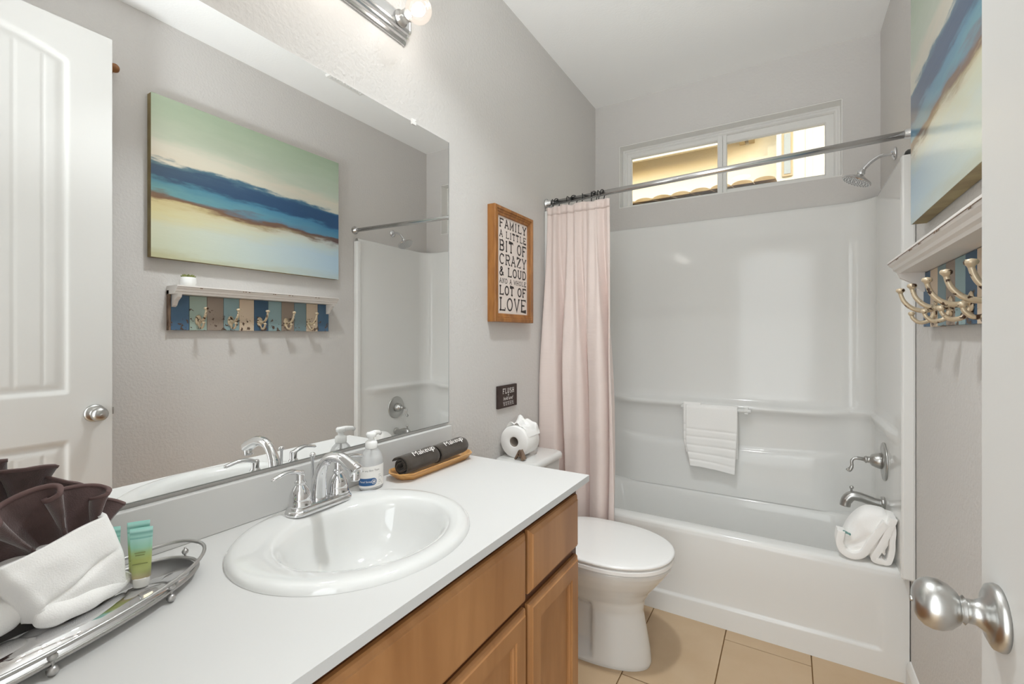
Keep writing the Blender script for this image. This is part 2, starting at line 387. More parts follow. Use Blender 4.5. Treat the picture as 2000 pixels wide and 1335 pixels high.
q.grid(lambda i, j: (DX0 + door_depth(lerp(DY0, DY1, i), lerp(DZ0, DZ1, j)), lerp(DY0, DY1, i), lerp(DZ0, DZ1, j)), ny, nz)
q.box(DX0 + .012, DX1, DY0, DY1, DZ0, DZ1)
q.add([(DX0, DY1, DZ0), (DX0 + .013, DY1, DZ0), (DX0 + .013, DY1, DZ1), (DX0, DY1, DZ1)], [(0, 1, 2, 3)], 0, False)
q.add([(DX0, DY0, DZ1), (DX0 + .013, DY0, DZ1), (DX0 + .013, DY1, DZ1), (DX0, DY1, DZ1)], [(0, 1, 2, 3)], 0, False)
q.build('door_leaf', M['door'], door, fixn=False)
def knob(sgn, x):
    q = MB(); c = (x, .688, .968)
    P = lambda pr: [(r, sgn * h) for r, h in pr]
    q.lathe(P([(.001, 0), (.033, 0), (.034, .003), (.032, .008), (.026, .011), (.018, .012), (.015, .016), (.0125, .020), (.0125, .027), (.015, .029), (.0125, .031),
             (.017, .034), (.0235, .041), (.0265, .049), (.0268, .056), (.0245, .063), (.020, .068), (.013, .0715), (.006, .0725), (.001, .0727)]), 'x', c, 40)
    o = q.build('door_knob', M['nickel'], door); return o
k = knob(-1, DX0); kq = MB(); kq.lathe([(.001, 0), (.003, 0), (.003, .003), (.001, .003)], 'x', (DX0 - .0745, .688, .968), 12); kq.build('privacy_pin', M['nickel'], k)
knob(1, DX1)
boxobj('latch', (1.272, 1.286, DY1, DY1 + .010, .955, .985), M['nickel'], door, bevel=.002)
q = MB()
for z in (.25, 1.25, 2.2): q.lathe([(.006, z), (.006, z + .09)], 'z', (DX1 + .004, DY0 - .004, 0), 12)
q.build('hinge', M['nickel'], door)

# ================================================================== THE TUB ALCOVE
OFF = [(1.925, .003), (1.925, .020), (1.918, .028), (1.905, .031), (1.60, .031), (1.20, .031), (.960, .032), (.925, .035), (.910, .045), (.902, .066), (.896, .078), (.886, .084), (.876, .082), (.866, .074), (.850, .060), (.80, .054), (.712, .052), (.700, .0525), (.692, .060), (.684, .068), (.66, .070), (.55, .074), (.44, .080), (.405, .084)]
def alcove_path():
    pts = []; r = .13
    for i in range(13): pts.append((0, lerp(2.10, D - r, i / 12), 1, 0))
    for i in range(1, 13):
        a = radians(180 - 90 * i / 12); pts.append((r + r * cos(a), D - r + r * sin(a), -cos(a), -sin(a)))
    for i in range(1, 40): pts.append((lerp(r, W - r, i / 40), D, 0, -1))
    for i in range(13):
        a = radians(90 - 90 * i / 12); pts.append((W - r + r * cos(a), D - r + r * sin(a), -cos(a), -sin(a)))
    for i in range(1, 13): pts.append((W, lerp(D - r, 2.10, i / 12), -1, 0))
    return pts
sur = thing('tub_surround', (W / 2, D - .02, .41), 'glossy white moulded shower surround lining the tub alcove under the window', 'shower surround')
path = alcove_path(); q = MB(); loops = []
for z, off in OFF:
    L = []
    for (x, y, nx, ny_) in path:
        fade = sstep(2.13, 2.30, y); back = sstep(.12, .30, x) * sstep(.12, .24, W - x) * (1 if y > 2.5 else 0)
        o2 = off
        if z < 1.0: o2 = lerp(.031, off, fade)
        zz = z
        if .64 < z < .72: zz = z - .035 * sin(pi * x / W) * back
        if z < .9: o2 = lerp(lerp(.031, .036 + (.018 * sstep(.84, .9, z)), fade), o2, back)
        elif z < .95: o2 = lerp(.031 + (o2 - .031) * .62, o2, back)
        L.append((x + nx * o2, y + ny_ * o2, zz))
    loops.append(L)
q.loft(loops, False, False, close=False)
q.build('wall_panel', M['acrylic'], sur)
for nm, xa, xb in (('l', .001, .040), ('r', W - .040, W - .001)):
    boxobj('flange', (xa, xb, 2.085, 2.118, .412, 1.905), M['acrylic'], sur, bevel=.007)
q = MB(); q.tube([(.55, 2.70, .872), (.90, 2.70, .872)], .010); q.box(.555, .575, 2.695, 2.75, .855, .888); q.box(.868, .888, 2.695, 2.75, .855, .888)
lab(q.build('towel_bar', M['acrylic'], sur, bevel=.003), 'white towel bar across the ledge')

tub = thing('bathtub', (W / 2, 2.49, 0), 'white alcove bathtub with a plain apron beside the toilet', 'bathtub')
q = MB(); k = 10
loops = [rrect(.003, W - .003, 2.200, D - .006, .02, .0, k), rrect(.003, W - .003, 2.200, D - .006, .02, .372, k)]
for dz, dd in ((.372, 0), (.392, .003), (.402, .009), (.406, .018)): loops.append(rrect(.003 + dd * .2, W - .003 - dd * .2, 2.172 + dd, D - .006 - dd * .2, .02, dz, k))
bx0, bx1, by0, by1 = .10, W - .085, 2.252, 2.728
for dd, z, r in ((-.012, .406, .13), (0, .402, .13), (.010, .390, .125), (.020, .36, .12), (.045, .24, .12), (.075, .12, .11), (.105, .075, .10), (.14, .062, .08)):
    loops.append(rrect(bx0 + dd * 1.3, bx1 - dd, by0 + dd, by1 - dd * .7, r, z, k))
q.loft(loops, False, True); q.build('basin', M['acrylic'], tub, auto=50)
def apron(i, j):
    x = lerp(.003, W - .003, i); z = lerp(0, .392, j)
    sd = min(x - .10, (1.365 - x), (z - .078 - .012 * x) * 1.0)
    e = .009 * sstep(0, .008, sd) * (1 - sstep(.10, .34, z))
    top = .010 * sstep(.372, .392, z) ** 2
    return (x, 2.172 + e + top * .3, z)
q = MB(); q.grid(apron, 160, 80); q.build('apron', M['acrylic'], tub)

# shower fittings on the right wall of the alcove
sh = thing('wall_shower', (1.43, 2.44, 2.02), 'round satin shower head on a curved arm high above the tub', 'shower head')
q = MB(); q.lathe([(.001, W - .001), (.026, W - .001), (.026, W - .006), (.014, W - .012), (.009, W - .016)], 'x', (0, 2.44, 2.022), 28); q.build('wall_flange', M['chrome'], sh)
q = MB(); q.tube(bez([(W - .005, 2.44, 2.022), (1.40, 2.44, 2.022), (1.365, 2.44, 2.002), (1.340, 2.44, 1.975)], 6), .0075); q.build('shower_arm', M['chrome'], sh)
q = MB(); ax = Vector((-.45, 0, -.9)).normalized(); o0 = Vector((1.338, 2.44, 1.972)); prof = [(.010, -.004), (.012, .004), (.015, .010), (.012, .018), (.016, .022), (.034, .032), (.053, .042), (.056, .048), (.053, .052), (.001, .051)]
bx = Vector((.9, 0, -.45)).normalized(); by_ = Vector((0, 1, 0)); loops = [[tuple(o0 + ax * h + bx * r * cos(2 * pi * t / 32) + by_ * r * sin(2 * pi * t / 32)) for t in range(32)] for r, h in prof]
q.loft(loops); head = q.build('spray_head', M['steel'], sh, auto=50)
q = MB()
for ring, nn in ((.012, 6), (.024, 12), (.036, 18), (.046, 24)):
    for t in range(nn):
        c = o0 + ax * .0525 + bx * ring * cos(2 * pi * t / nn) + by_ * ring * sin(2 * pi * t / nn); q.ball(c, .0022, 6)
o = q.build('nozzles', mat('nozzle_rubber', (.35, .35, .35), .6), head); o['kind'] = 'stuff'
va = thing('tub_valve', (1.40, 2.44, .75), 'satin round tub valve with a scrolled lever handle over the spout', 'valve')
vx = W - .036
q = MB(); q.lathe([(.001, vx), (.078, vx), (.079, vx - .003), (.074, vx - .008), (.04, vx - .011)], 'x', (0, 2.44, .745), 40); q.build('escutcheon', M['nickel'], va)
q = MB(); q.lathe([(.033, vx - .008), (.032, vx - .022), (.028, vx - .034), (.024, vx - .044), (.014, vx - .050), (.013, vx - .060), (.016, vx - .063), (.013, vx - .067), (.009, vx - .07), (.007, vx - .078)], 'x', (0, 2.44, .745), 28); q.build('valve_stem', M['nickel'], va)
q = MB(); q.tube(bez([(vx - .072, 2.44, .745), (vx - .098, 2.435, .747), (vx - .112, 2.432, .735), (vx - .112, 2.430, .712), (vx - .120, 2.43, .694), (vx - .128, 2.43, .700)], 6), [.0075] * 6 + [.006] * 13 + [.0075] * 12, 12); q.build('lever', M['nickel'], va)
sp = thing('tub_spout', (1.40, 2.44, .57), 'satin tub spout with a diverter knob above the bath rim', 'spout')
sx = W - .036
q = MB(); q.tube(bez([(sx, 2.44, .565), (sx - .03, 2.44, .567), (sx - .075, 2.44, .580), (sx - .110, 2.44, .582), (sx - .130, 2.44, .560), (sx - .135, 2.44, .536)], 6),
    [.022] * 3 + [.020] * 4 + [.019] * 6 + [.020] * 7 + [.0205] * 5 + [.0195] * 6, 20); q.build('spout_body', M['nickel'], sp)
q = MB(); q.lathe([(.025, sx + .001), (.026, sx - .008), (.0235, sx - .014)], 'x', (0, 2.44, .570), 24); q.build('collar', M['nickel'], sp)
q = MB(); q.lathe([(.004, .598), (.004, .612), (.008, .615), (.0085, .620), (.005, .625), (.001, .626)], 'z', (sx - .112, 2.44, 0), 16); q.build('diverter_knob', M['nickel'], sp)

# curtain rod, curtain, hooks
rodL, rodR = Vector((.004, 2.112, 1.946)), Vector((W - .004, 2.095, 1.978))
rod = thing('curtain_rod', (W / 2, 2.10, 1.95), 'brushed metal shower curtain rod spanning the alcove below the window', 'curtain rod')
q = MB(); q.tube([rodL, rodR], .0127, 20); q.build('pole', M['steel'], rod)
for x, p, s_ in ((0, rodL, 1), (W, rodR, -1)):
    q = MB(); q.lathe([(.001, x + s_ * .001), (.026, x + s_ * .001), (.026, x + s_ * .006), (.018, x + s_ * .012), (.0165, x + s_ * .03), (.013, x + s_ * .032)], 'x', (0, p.y, p.z), 24); q.build('end_flange', M['steel'], rod)
hem = .042
def curt(i, j):
    z = lerp(1.916, .035, j); x0 = .007; x1 = lerp(.352, .396, sstep(0, .7, j))
    A = lerp(.014, .060, sstep(0, .50, j)); g = i + .035 * sin(2.2 * j + 5 * i) * sstep(0, .5, j)
    ph = 2 * pi * (3.35 * g + .30); s = sin(ph); s = math.copysign(abs(s) ** .42, s)
    fine = .30 * sin(2 * pi * 9.2 * i + 1.0) * (1 - sstep(.02, .45, j)) + .16 * sin(2 * pi * 6.7 * i + 2 + 1.5 * j)
    x = lerp(x0, x1, i) + .020 * cos(ph) * sstep(.05, .5, j)
    y = 2.080 - .016 * j - .003 * math.exp(-((z - .79) / .006) ** 2) + A * (s * (.72 + .28 * sin(7 * i + 1)) + fine) + .005 * noise.noise(Vector((i * 9, j * 7, 1.3)))
    if j < .05: z += .006 * sin(ph * 1.0) * (1 - j / .05)
    return (max(x, .004), y, z)
M['curtain'] = mat('curtain_waffle', srgb(224, 209, 203), .85, sheen=.2)
nt = M['curtain'].node_tree; b = nt.nodes['Principled BSDF']
g = nt.nodes.new('ShaderNodeNewGeometry'); wv = nt.nodes.new('ShaderNodeTexWave'); wv.bands_direction = 'Z'; wv.inputs['Scale'].default_value = 40
bp = nt.nodes.new('ShaderNodeBump'); bp.inputs['Strength'].default_value = .12; bp.inputs['Distance'].default_value = .002
nt.links.new(g.outputs['Position'], wv.inputs['Vector']); nt.links.new(wv.outputs['Color'], bp.inputs['Height']); nt.links.new(bp.outputs['Normal'], b.inputs['Normal'])
cur = thing('shower_curtain', (.19, 2.08, .035), 'peach waffle shower curtain bunched at the left end of its rod', 'curtain')
q = MB(); q.grid(curt, 220, 90); q.build('cloth', M['curtain'], cur, solid=.0022)
q = MB(); q.grid(lambda i, j: tuple(Vector(curt(i, j * .022)) + Vector((0, -.0022, 0))), 220, 3); q.build('top_hem', M['curtain'], cur, solid=.002)
hk = None; hooks = [.036, .060, .121, .155, .199, .246, .262, .281, .303]
for n_, x in enumerate(hooks):
    t = (x - rodL.x) / (rodR.x - rodL.x); c = rodL.lerp(rodR, t)
    if hk is None:
        q = MB(); r = .0175; P = [(0, r * sin(radians(a)) * 1.0, r * cos(radians(a))) for a in range(-115, 125, 15)]
        P += [(0, .012, -.022), (0, .003, -.034), (0, -.005, -.044), (0, -.012, -.040)]
        q.tube([Vector(p) + c for p in P], .0022, 8); q.ball(c + Vector((0, -.012, -.040)), .0042, 8)
        q.ball(c + Vector((0, r * sin(radians(-115)), r * cos(radians(-115)))), .0036, 8)
        hk = q.build('curtain_hook', M['dark']); o = hk; base = hk.location - c
    else:
        o = hk.copy(); COL.objects.link(o); o.location = c + base
    o.rotation_euler = (0, 0, radians([14, -30, 3, -42, 25, 20, -28, 8, -16][n_]))
    tag(o, ['black wire curtain hook nearest the left wall', 'black curtain hook second from the left wall', 'black curtain hook third from the left wall, hanging straight', 'black curtain hook fourth from the left wall, turned open',
            'black curtain hook fifth from the left wall', 'black curtain hook sixth from the left, first of the tight cluster', 'black curtain hook seventh from the left, inside the cluster', 'black curtain hook second from the free end of the curtain', 'black curtain hook nearest the free end of the curtain'][n_], 'hook', 'hooks on the shower curtain rod')

# towel over the ledge bar
def drape(x0, x1, zf, zb, yb, r=.016, thick=.012):
    """folded towel over a bar along x at (yb, zbar)"""
    q = MB(); zb_ = .872; pts = []
    for i in range(15): pts.append((yb - r, lerp(zf, zb_, i / 14)))
    for i in range(1, 9): a = radians(180 - 180 * i / 9); pts.append((yb + r * cos(a), zb_ + r * sin(a)))
    for i in range(13): pts.append((yb + r, lerp(zb_, zb, i / 12)))
    return pts
ht = thing('hanging_towel', (.705, 2.70, .55), 'white banded bath towel hanging from the bar in the tub alcove', 'towel')
pts = drape(.577, .838, .548, .61, 2.70)
def towel_fn(i, j):
    f = j * (len(pts) - 1); a = int(min(f, len(pts) - 2)); t = f - a
    y = lerp(pts[a][0], pts[a + 1][0], t); z = lerp(pts[a][1], pts[a + 1][1], t)
    x = lerp(.580 + (.022 * (1 - sstep(.54, .70, z)) if j < .5 else 0), .838 - (.012 * (1 - sstep(.54, .80, z)) if j < .5 else 0), i)
    if j < .45:
        fr = sstep(.86, .6, z); y -= .006 + .006 * sin(i * 6.5 + .6) * fr
        for zb in (.755, .715, .668, .625, .585): y += .004 * math.exp(-((z - zb + .004 * (i - .5)) / .005) ** 2)
        z -= (.012 * sstep(.35, 1, i) - .006 * (1 - sstep(.2, .45, i))) * (1 - sstep(.55, .68, z))
    return (x, y, z)
q = MB(); q.grid(towel_fn, 40, 150); q.build('cloth', M['white_towel'], ht, solid=.010)
q = MB(); q.grid(lambda i, j: tuple(Vector(towel_fn(lerp(-.06, .30, i), lerp(.06, .44, j))) + Vector((0, .014, .02))), 14, 50); q.build('inner_fold', M['white_towel'], ht, solid=.010)

# two folded towels on the bath rim
def soft_blob(name, fn, nu, nv, m, parent, sub=0):
    q = MB(); q.grid(fn, nu, nv); return q.build(name, m, parent, sub=sub)
def folded_strip(center_pts, x0, x1, thick, m, name, parent, wob=.004, n=24, skew=(0, 0)):
    """a thick cloth strip: centre line in the (y, z) plane, extruded along x"""
    cp = bez([(0, a, b) for a, b in center_pts], 6); q = MB()
    def fn(i, j):
        f = i * (len(cp) - 1); a = int(min(f, len(cp) - 2)); t = f - a; p = cp[a].lerp(cp[a + 1], t)
        x = lerp(x0, x1, j) + wob * 2 * noise.noise(Vector((p.y * 30, p.z * 30, 2.1)))
        w = wob * noise.noise(Vector((i * 5, j * 4, x0 * 50)))
        return (x + skew[0] * (p.z - .4), p.y + w + skew[1] * j, p.z + w)
    q.grid(fn, len(cp) - 1, n)
    o = q.build(name, m, parent, solid=thick); md = o.modifiers.new('round', 'BEVEL'); md.width = thick * .42; md.segments = 3; md.limit_method = 'ANGLE'; md.angle_limit = radians(60)
    return o
M['wt2'] = M['white_towel']
t1 = thing('rim_towel', (1.30, 2.25, .407), 'white hand towel folded into a pocket on the tub rim, left one', 'towel')
def strip_xz(pts, y0, y1, thick, name, parent, wob=.003, n=16, bulge=0.0, m=None):
    """a thick cloth strip: centre line in the (x, z) plane, extruded along y"""
    cp = bez([(a, 0, b) for a, b in pts], 7); q = MB()
    def fn(i, j):
        f = i * (len(cp) - 1); a = int(min(f, len(cp) - 2)); t = f - a; p = cp[a].lerp(cp[a + 1], t)
        w = wob * noise.noise(Vector((i * 6, j * 4, y0 * 40 + thick * 99)))
        e = 1 - bulge * (2 * j - 1) ** 2
        return (p.x + w, lerp(y0, y1, j), .412 + thick * .5 + (p.z - .412 - thick * .5) * e + w * .6)
    q.grid(fn, len(cp) - 1, n)
    o = q.build(name, m or M['white_towel'], parent, solid=thick)
    md = o.modifiers.new('round', 'BEVEL'); md.width = thick * .45; md.segments = 3; md.limit_method = 'ANGLE'; md.angle_limit = radians(60)
    return o
# left: a plump folded bundle with a rolled pocket edge in front
def bundle(i, j):
    a = 2 * pi * i; b_ = pi * j
    sg = lambda v, e: math.copysign(abs(v) ** e, v)
    sx_, sy_, sz_ = .060, .058, .098
    x = sg(cos(a), .72) * sg(sin(b_), .62) * sx_; y = sg(sin(a), .6) * sg(sin(b_), .62) * sy_; z = -sg(cos(b_), .8) * sz_
    t = (z + sz_) / (2 * sz_); w = 1.05 - .12 * t + .10 * sin(pi * t)
    n_ = .005 * noise.noise(Vector((x * 24, y * 24, z * 24)))
    dent = -.010 * math.exp(-((z + .030 - .9 * (x + .01)) / .010) ** 2) * (y < 0)
    return (1.292 + x * w + .062 * t, 2.252 + y + n_ - dent, max(.4085, .410 + sz_ + z + n_ * .5))
soft_blob('folded_body', bundle, 56, 36, M['white_towel'], t1)
strip_xz([(1.243, .512), (1.238, .470), (1.250, .436), (1.282, .424), (1.312, .440), (1.334, .482), (1.358, .530), (1.380, .570)], 2.180, 2.235, .024, 'pocket_fold', t1)
strip_xz([(1.250, .512), (1.262, .506), (1.272, .502)], 2.184, 2.196, .004, 'teal_trim', t1, m=mat('teal_thread', srgb(120, 160, 155), .9))
t2 = thing('rim_towel', (1.38, 2.25, .407), 'white towel rolled into upright loops on the tub rim, against the corner', 'towel')
strip_xz([(1.402, .590), (1.388, .545), (1.366, .480), (1.346, .436), (1.352, .424), (1.370, .424)], 2.182, 2.285, .021, 'front_loop', t2)
strip_xz([(1.358, .426), (1.378, .420), (1.392, .432), (1.398, .480), (1.401, .540), (1.398, .580)], 2.186, 2.285, .017, 'back_loop', t2)
strip_xz([(1.389, .52), (1.380, .480), (1.372, .456), (1.380, .450)], 2.194, 2.28, .008, 'inner_fold', t2)

# ================================================================== TOILET
TY = 1.785
toi = thing('toilet', (.32, TY, 0), 'white two-piece toilet with a closed elongated lid between vanity and tub', 'toilet')
def egg(x0, x1, hw, z, n=112, sq=.62, back=.5):
    """loop: blunt at the back (x0), rounded to the front (x1)"""
    L = []; xm = lerp(x0, x1, back)
    for i in range(n):
        a = 2 * pi * i / n; c_, s_ = cos(a), sin(a)
        if c_ >= 0: x = xm + (x1 - xm) * (abs(c_) ** .95)
        else: x = xm - (xm - x0) * (abs(c_) ** sq)
        y = hw * math.copysign(abs(s_) ** (.92 if c_ >= 0 else sq), s_)
        L.append((x, TY + y, z))
    return L
q = MB(); lv = [(.10, .612, .108, 0), (.10, .615, .110, .012), (.10, .610, .107, .06), (.10, .596, .102, .14), (.10, .584, .100, .20), (.10, .590, .112, .245), (.09, .612, .138, .285), (.08, .645, .166, .325), (.075, .672, .184, .36), (.07, .688, .194, .385), (.07, .691, .196, .398), (.075, .685, .190, .405)]
loops = []
for (a, b_, c_, z) in lv:
    L = egg(a, b_, c_, z); L2 = []
    for (x, y, zz) in L:
        w = sstep(.412, .398, x) * sstep(.045, .06, zz) * (1 - sstep(.205, .225, zz)); L2.append((x, TY + (y - TY) * (1 - .42 * w), zz))
    loops.append(L2)
fine = []
for i in range(len(loops) - 1):
    for t in range(5): fine.append([tuple(Vector(p).lerp(Vector(r), t / 5)) for p, r in zip(loops[i], loops[i + 1])])
fine.append(loops[-1])
fine2 = []
for L in fine:
    L2 = []
    for (x, y, zz) in L: L2.append((x, y, zz))
    fine2.append(L2)
q.loft(fine2); q.build('bowl', M['porcelain'], toi)
q = MB(); q.loft([egg(.20, .694, .200, .4110), egg(.197, .698, .204, .4125), egg(.197, .698, .204, .4245), egg(.20, .692, .198, .4275)]); q.build('seat', M['plastic'], toi, auto=60)
q = MB(); q.loft([egg(.195, .692, .198, .4325), egg(.191, .698, .204, .4335), egg(.190, .699, .205, .440), egg(.193, .694, .200, .4435), egg(.20, .685, .192, .4455), egg(.24, .64, .15, .4475), egg(.30, .58, .09, .4485)]); q.build('lid', M['plastic'], toi)
for s_ in (-1, 1): boxobj('hinge', (.175, .215, TY + s_ * .075 - .018, TY + s_ * .075 + .018, .407, .440), M['plastic'], toi, bevel=.006)
TK0, TK1 = 1.600, 1.892
q = MB(); q.loft([rrect(.035, .165, TK0 + .03, TK1 - .03, .03, .398), rrect(.02, .180, TK0 + .022, TK1 - .022, .035, .43), rrect(.012, .192, TK0 + .012, TK1 - .012, .035, .60), rrect(.012, .194, TK0 + .010, TK1 - .010, .035, .724)]); q.build('tank', M['porcelain'], toi)
q = MB(); q.loft([rrect(.008, .198, TK0 + .004, TK1 - .004, .038, .724), rrect(.004, .206, TK0, TK1, .042, .730), rrect(.004, .206, TK0, TK1, .042, .744), rrect(.008, .200, TK0 + .005, TK1 - .005, .038, .752), rrect(.016, .19, TK0 + .015, TK1 - .015, .03, .755)]); q.build('tank_lid', M['porcelain'], toi)
q = MB(); q.lathe([(.001, .194), (.013, .194), (.013, .200), (.006, .203)], 'x', (0, TK0 + .05, .67), 20); q.tube([(.202, TK0 + .05, .67), (.206, TK0 + .075, .668), (.206, TK0 + .115, .664)], [.005, .005, .007], 10); lab(q.build('flush_lever', M['chrome'], toi), 'chrome flush lever')
q = MB(); q.tube(bez([(.02, 1.96, .17), (.06, 1.96, .17), (.08, 1.93, .25), (.08, 1.87, .36), (.08, 1.86, .41)], 6), .006, 10); q.build('supply_hose', M['steel'], toi)

# toilet roll with a loose end, and a small wooden letter
RX, RY, RZ, RR = .078, 1.655, .7555, .067
roll = thing('toilet_roll', (RX, RY + .05, RZ), 'white toilet paper roll lying on the tank lid, loose end crumpled on top', 'toilet paper')
q = MB(); RL = .105
loops = []
for r, y in ((.021, RY + RL), (.021, RY), (.024, RY - .001), (RR - .004, RY - .001), (RR, RY + .003), (RR, RY + RL - .003), (RR - .004, RY + RL), (.021, RY + RL)):
    loops.append([(RX + r * cos(2 * pi * t / 40), y, RZ + RR + r * sin(2 * pi * t / 40)) for t in range(40)])
q.loft(loops, False, False); q.build('paper_winding', M['paper'], roll)
q = MB(); q.loft([[(RX + r * cos(2 * pi * t / 28), y, RZ + RR + r * sin(2 * pi * t / 28)) for t in range(28)] for r, y in ((.0205, RY + .001), (.0205, RY + RL - .001), (.0195, RY + RL - .001), (.0195, RY + .001), (.0205, RY + .001))], False, False); lab(q.build('cardboard_core', M['card'], roll), 'grey cardboard core')
def crumple(i, j):
    a = radians(lerp(150, 20, i)); y = RY + lerp(.012, RL + .006, j)
    h = .002 + .026 * abs(noise.noise(Vector((i * 4.2, j * 3.3, .4)))) * sin(pi * min(1, i * 1.1)) + .030 * math.exp(-((i - .42) / .12) ** 2 - ((j - .60) / .14) ** 2) + .016 * math.exp(-((i - .75) / .12) ** 2 - ((j - .85) / .2) ** 2)
    return (RX + (RR + h) * cos(a), y + .01 * noise.noise(Vector((i * 5, j * 5, 3))), RZ + RR + (RR + h) * sin(a))
q = MB(); q.grid(crumple, 26, 22, smooth=False); q.build('loose_sheet', M['paper'], roll, solid=.0008)
le = thing('wooden_tent', (.115, 1.640, .7555), 'tiny brown wooden tent-shaped ornament standing in front of the toilet roll', 'ornament')
q = MB()
def slat(q, a, b_, y0, y1, t):
    a, b_ = Vector((a[0], 0, a[1])), Vector((b_[0], 0, b_[1])); d = (b_ - a).normalized(); n_ = Vector((-d.z, 0, d.x)) * t / 2
    v = [p + s_ * n_ + Vector((0, y, 0)) for p in (a, b_) for s_ in (-1, 1) for y in (y0, y1)]
    q.add([tuple(x) for x in v], [(0, 1, 3, 2), (4, 6, 7, 5), (0, 4, 5, 1), (2, 3, 7, 6), (0, 2, 6, 4), (1, 5, 7, 3)], 0, False)
slat(q, (.096, .758), (.117, .796), 1.632, 1.646, .007); q.build('left_leg', M['driftwood'], le)
q = MB(); slat(q, (.136, .758), (.117, .796), 1.628, 1.652, .012); q.build('right_leg', M['driftwood'], le)
q = MB(); q.box(.103, .130, 1.634, 1.646, .770, .776); q.build('crossbar', M['driftwood'], le)

# ================================================================== VANITY
CZ, CX, CY = .8455, .548, 1.316           # counter top height, front, right end
van = thing('vanity_cabinet', (.27, .62, 0), 'brown maple vanity cabinet below the white countertop', 'cabinet')
q = MB(); ya, yb, zz = FY + .002, 1.272, CZ - .0195
for b_ in ((.002, .510, yb - .016, yb, .10, zz), (.002, .510, ya, ya + .016, .10, zz), (.002, .012, ya + .016, yb - .016, .10, zz), (.012, .510, ya + .016, yb - .016, .10, .116), (.012, .510, .955, .971, .116, zz)): q.box(*b_)
q.build('carcass', M['cab'], van)
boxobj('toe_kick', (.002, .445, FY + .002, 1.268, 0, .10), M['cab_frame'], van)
q = MB()                                    # face frame
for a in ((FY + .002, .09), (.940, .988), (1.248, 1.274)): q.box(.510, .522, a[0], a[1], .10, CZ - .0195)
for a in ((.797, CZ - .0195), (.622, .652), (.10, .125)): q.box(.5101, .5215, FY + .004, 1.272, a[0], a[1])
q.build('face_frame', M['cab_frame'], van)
def front(name, y0, y1, z0, z1, prof):
    q = MB(); q.nested((.522, 0, 0), (0, 1, 0), (0, 0, 1), (1, 0, 0), y0, y1, z0, z1, prof, back=.0005); return q.build(name, M['cab'], van)
SLAB = [(0, .008), (.003, .012), (.010, .0155), (.012, .018), (.014, .0185)]
SHAK = [(0, .008), (.003, .013), (.009, .016), (.011, .0185), (.050, .0185), (.053, .015), (.057, .015), (.060, .010), (.064, .008)]
lab(front('drawer_front', .962, 1.258, .648, .802, SLAB), 'small plain drawer front')
lab(front('false_front', .092, .946, .640, .802, SLAB), 'wide plain front under the sink')
front('door', .962, 1.258, .112, .624, SHAK); front('door', .524, .946, .112, .624, SHAK); front('door', .092, .514, .112, .624, SHAK)

# countertop with an oval hole, backsplash
SKX, SKY = .272, .677; SA, SB = .232, .252
cnt = thing('countertop', (.27, .62, CZ - .0195), 'white laminate countertop with a backsplash along the mirror wall', 'countertop')
q = MB(); N = 96; hole = []; rim = []
x0, x1, y0, y1 = .001, CX, FY + .001, CY
for i in range(N):
    a = 2 * pi * i / N; hole.append((SKX + (SA - .02) * cos(a), SKY + (SB - .02) * sin(a)))
    dx, dy = cos(a), sin(a); t = min(((x1 - SKX) / dx if dx > 1e-9 else (x0 - SKX) / dx if dx < -1e-9 else 9), ((y1 - SKY) / dy if dy > 1e-9 else (y0 - SKY) / dy if dy < -1e-9 else 9))
    rim.append([SKX + dx * t, SKY + dy * t])
for cx_, cy_ in ((x0, y0), (x0, y1), (x1, y0), (x1, y1)):
    k_ = min(range(N), key=lambda i: (rim[i][0] - cx_) ** 2 + (rim[i][1] - cy_) ** 2); rim[k_] = [cx_, cy_]
zt, zb = CZ, CZ - .0185
q.loft([[(x, y, zb) for x, y in hole], [(x, y, zt) for x, y in hole], [(x, y, zt) for x, y in rim]], False, False, smooth=False)
q.loft([[(x, y, zt) for x, y in rim], [(x, y, zb) for x, y in rim]], False, False, mi=1, smooth=False)
q.loft([[(x, y, zb) for x, y in rim], [(x, y, zb) for x, y in hole]], False, False, smooth=False)
q.build('worktop', [M['counter'], M['counter_edge']], cnt, fixn=False)
boxobj('backsplash', (.001, .020, FY + .001, CY - .002, CZ + .0002, .944), M['counter'], cnt, bevel=.002)

# sink
snk = thing('sink', (SKX, SKY, CZ), 'white oval drop-in sink in the countertop', 'sink')
q = MB()
def ell(cx, ax, cy, ay, z, n=80): return [(cx + ax * cos(2 * pi * i / n), cy + ay * sin(2 * pi * i / n), z) for i in range(n)]
prof = [(0, 0, .0002), (.001, 0, .006), (.006, 0, .0115), (.013, 0, .0145), (.022, .0, .0155), (.034, .004, .0150), (.050, .012, .0130), (.060, .014, .0105)]
loops = [ell(SKX + sh_, SA - d_, SKY + sh_ * .6, SB - d_, CZ + z) for d_, sh_, z in prof]
for ax_, ay_, z in ((.160, .187, .006), (.152, .180, -.004), (.145, .172, -.02), (.130, .155, -.06), (.105, .128, -.095), (.07, .085, -.118), (.035, .04, -.127), (.018, .018, -.129)):
    loops.append(ell(SKX + .018, ax_, SKY + .010, ay_, CZ + z))
q.loft(loops, False, True); q.build('basin', M['porcelain'], snk)
q = MB(); q.lathe([(.001, CZ - .1275), (.017, CZ - .1275), (.020, CZ - .1255), (.022, CZ - .1275)], 'z', (SKX + .018, SKY + .010, 0), 24); lab(q.build('drain', M['chrome'], snk), 'chrome drain ring')
q = MB(); q.lathe([(.001, 0), (.009, 0), (.011, -.002)], 'x', (SKX + .018 - .147, SKY + .01, CZ - .028), 20); lab(q.build('overflow', M['chrome'], snk), 'chrome overflow ring')

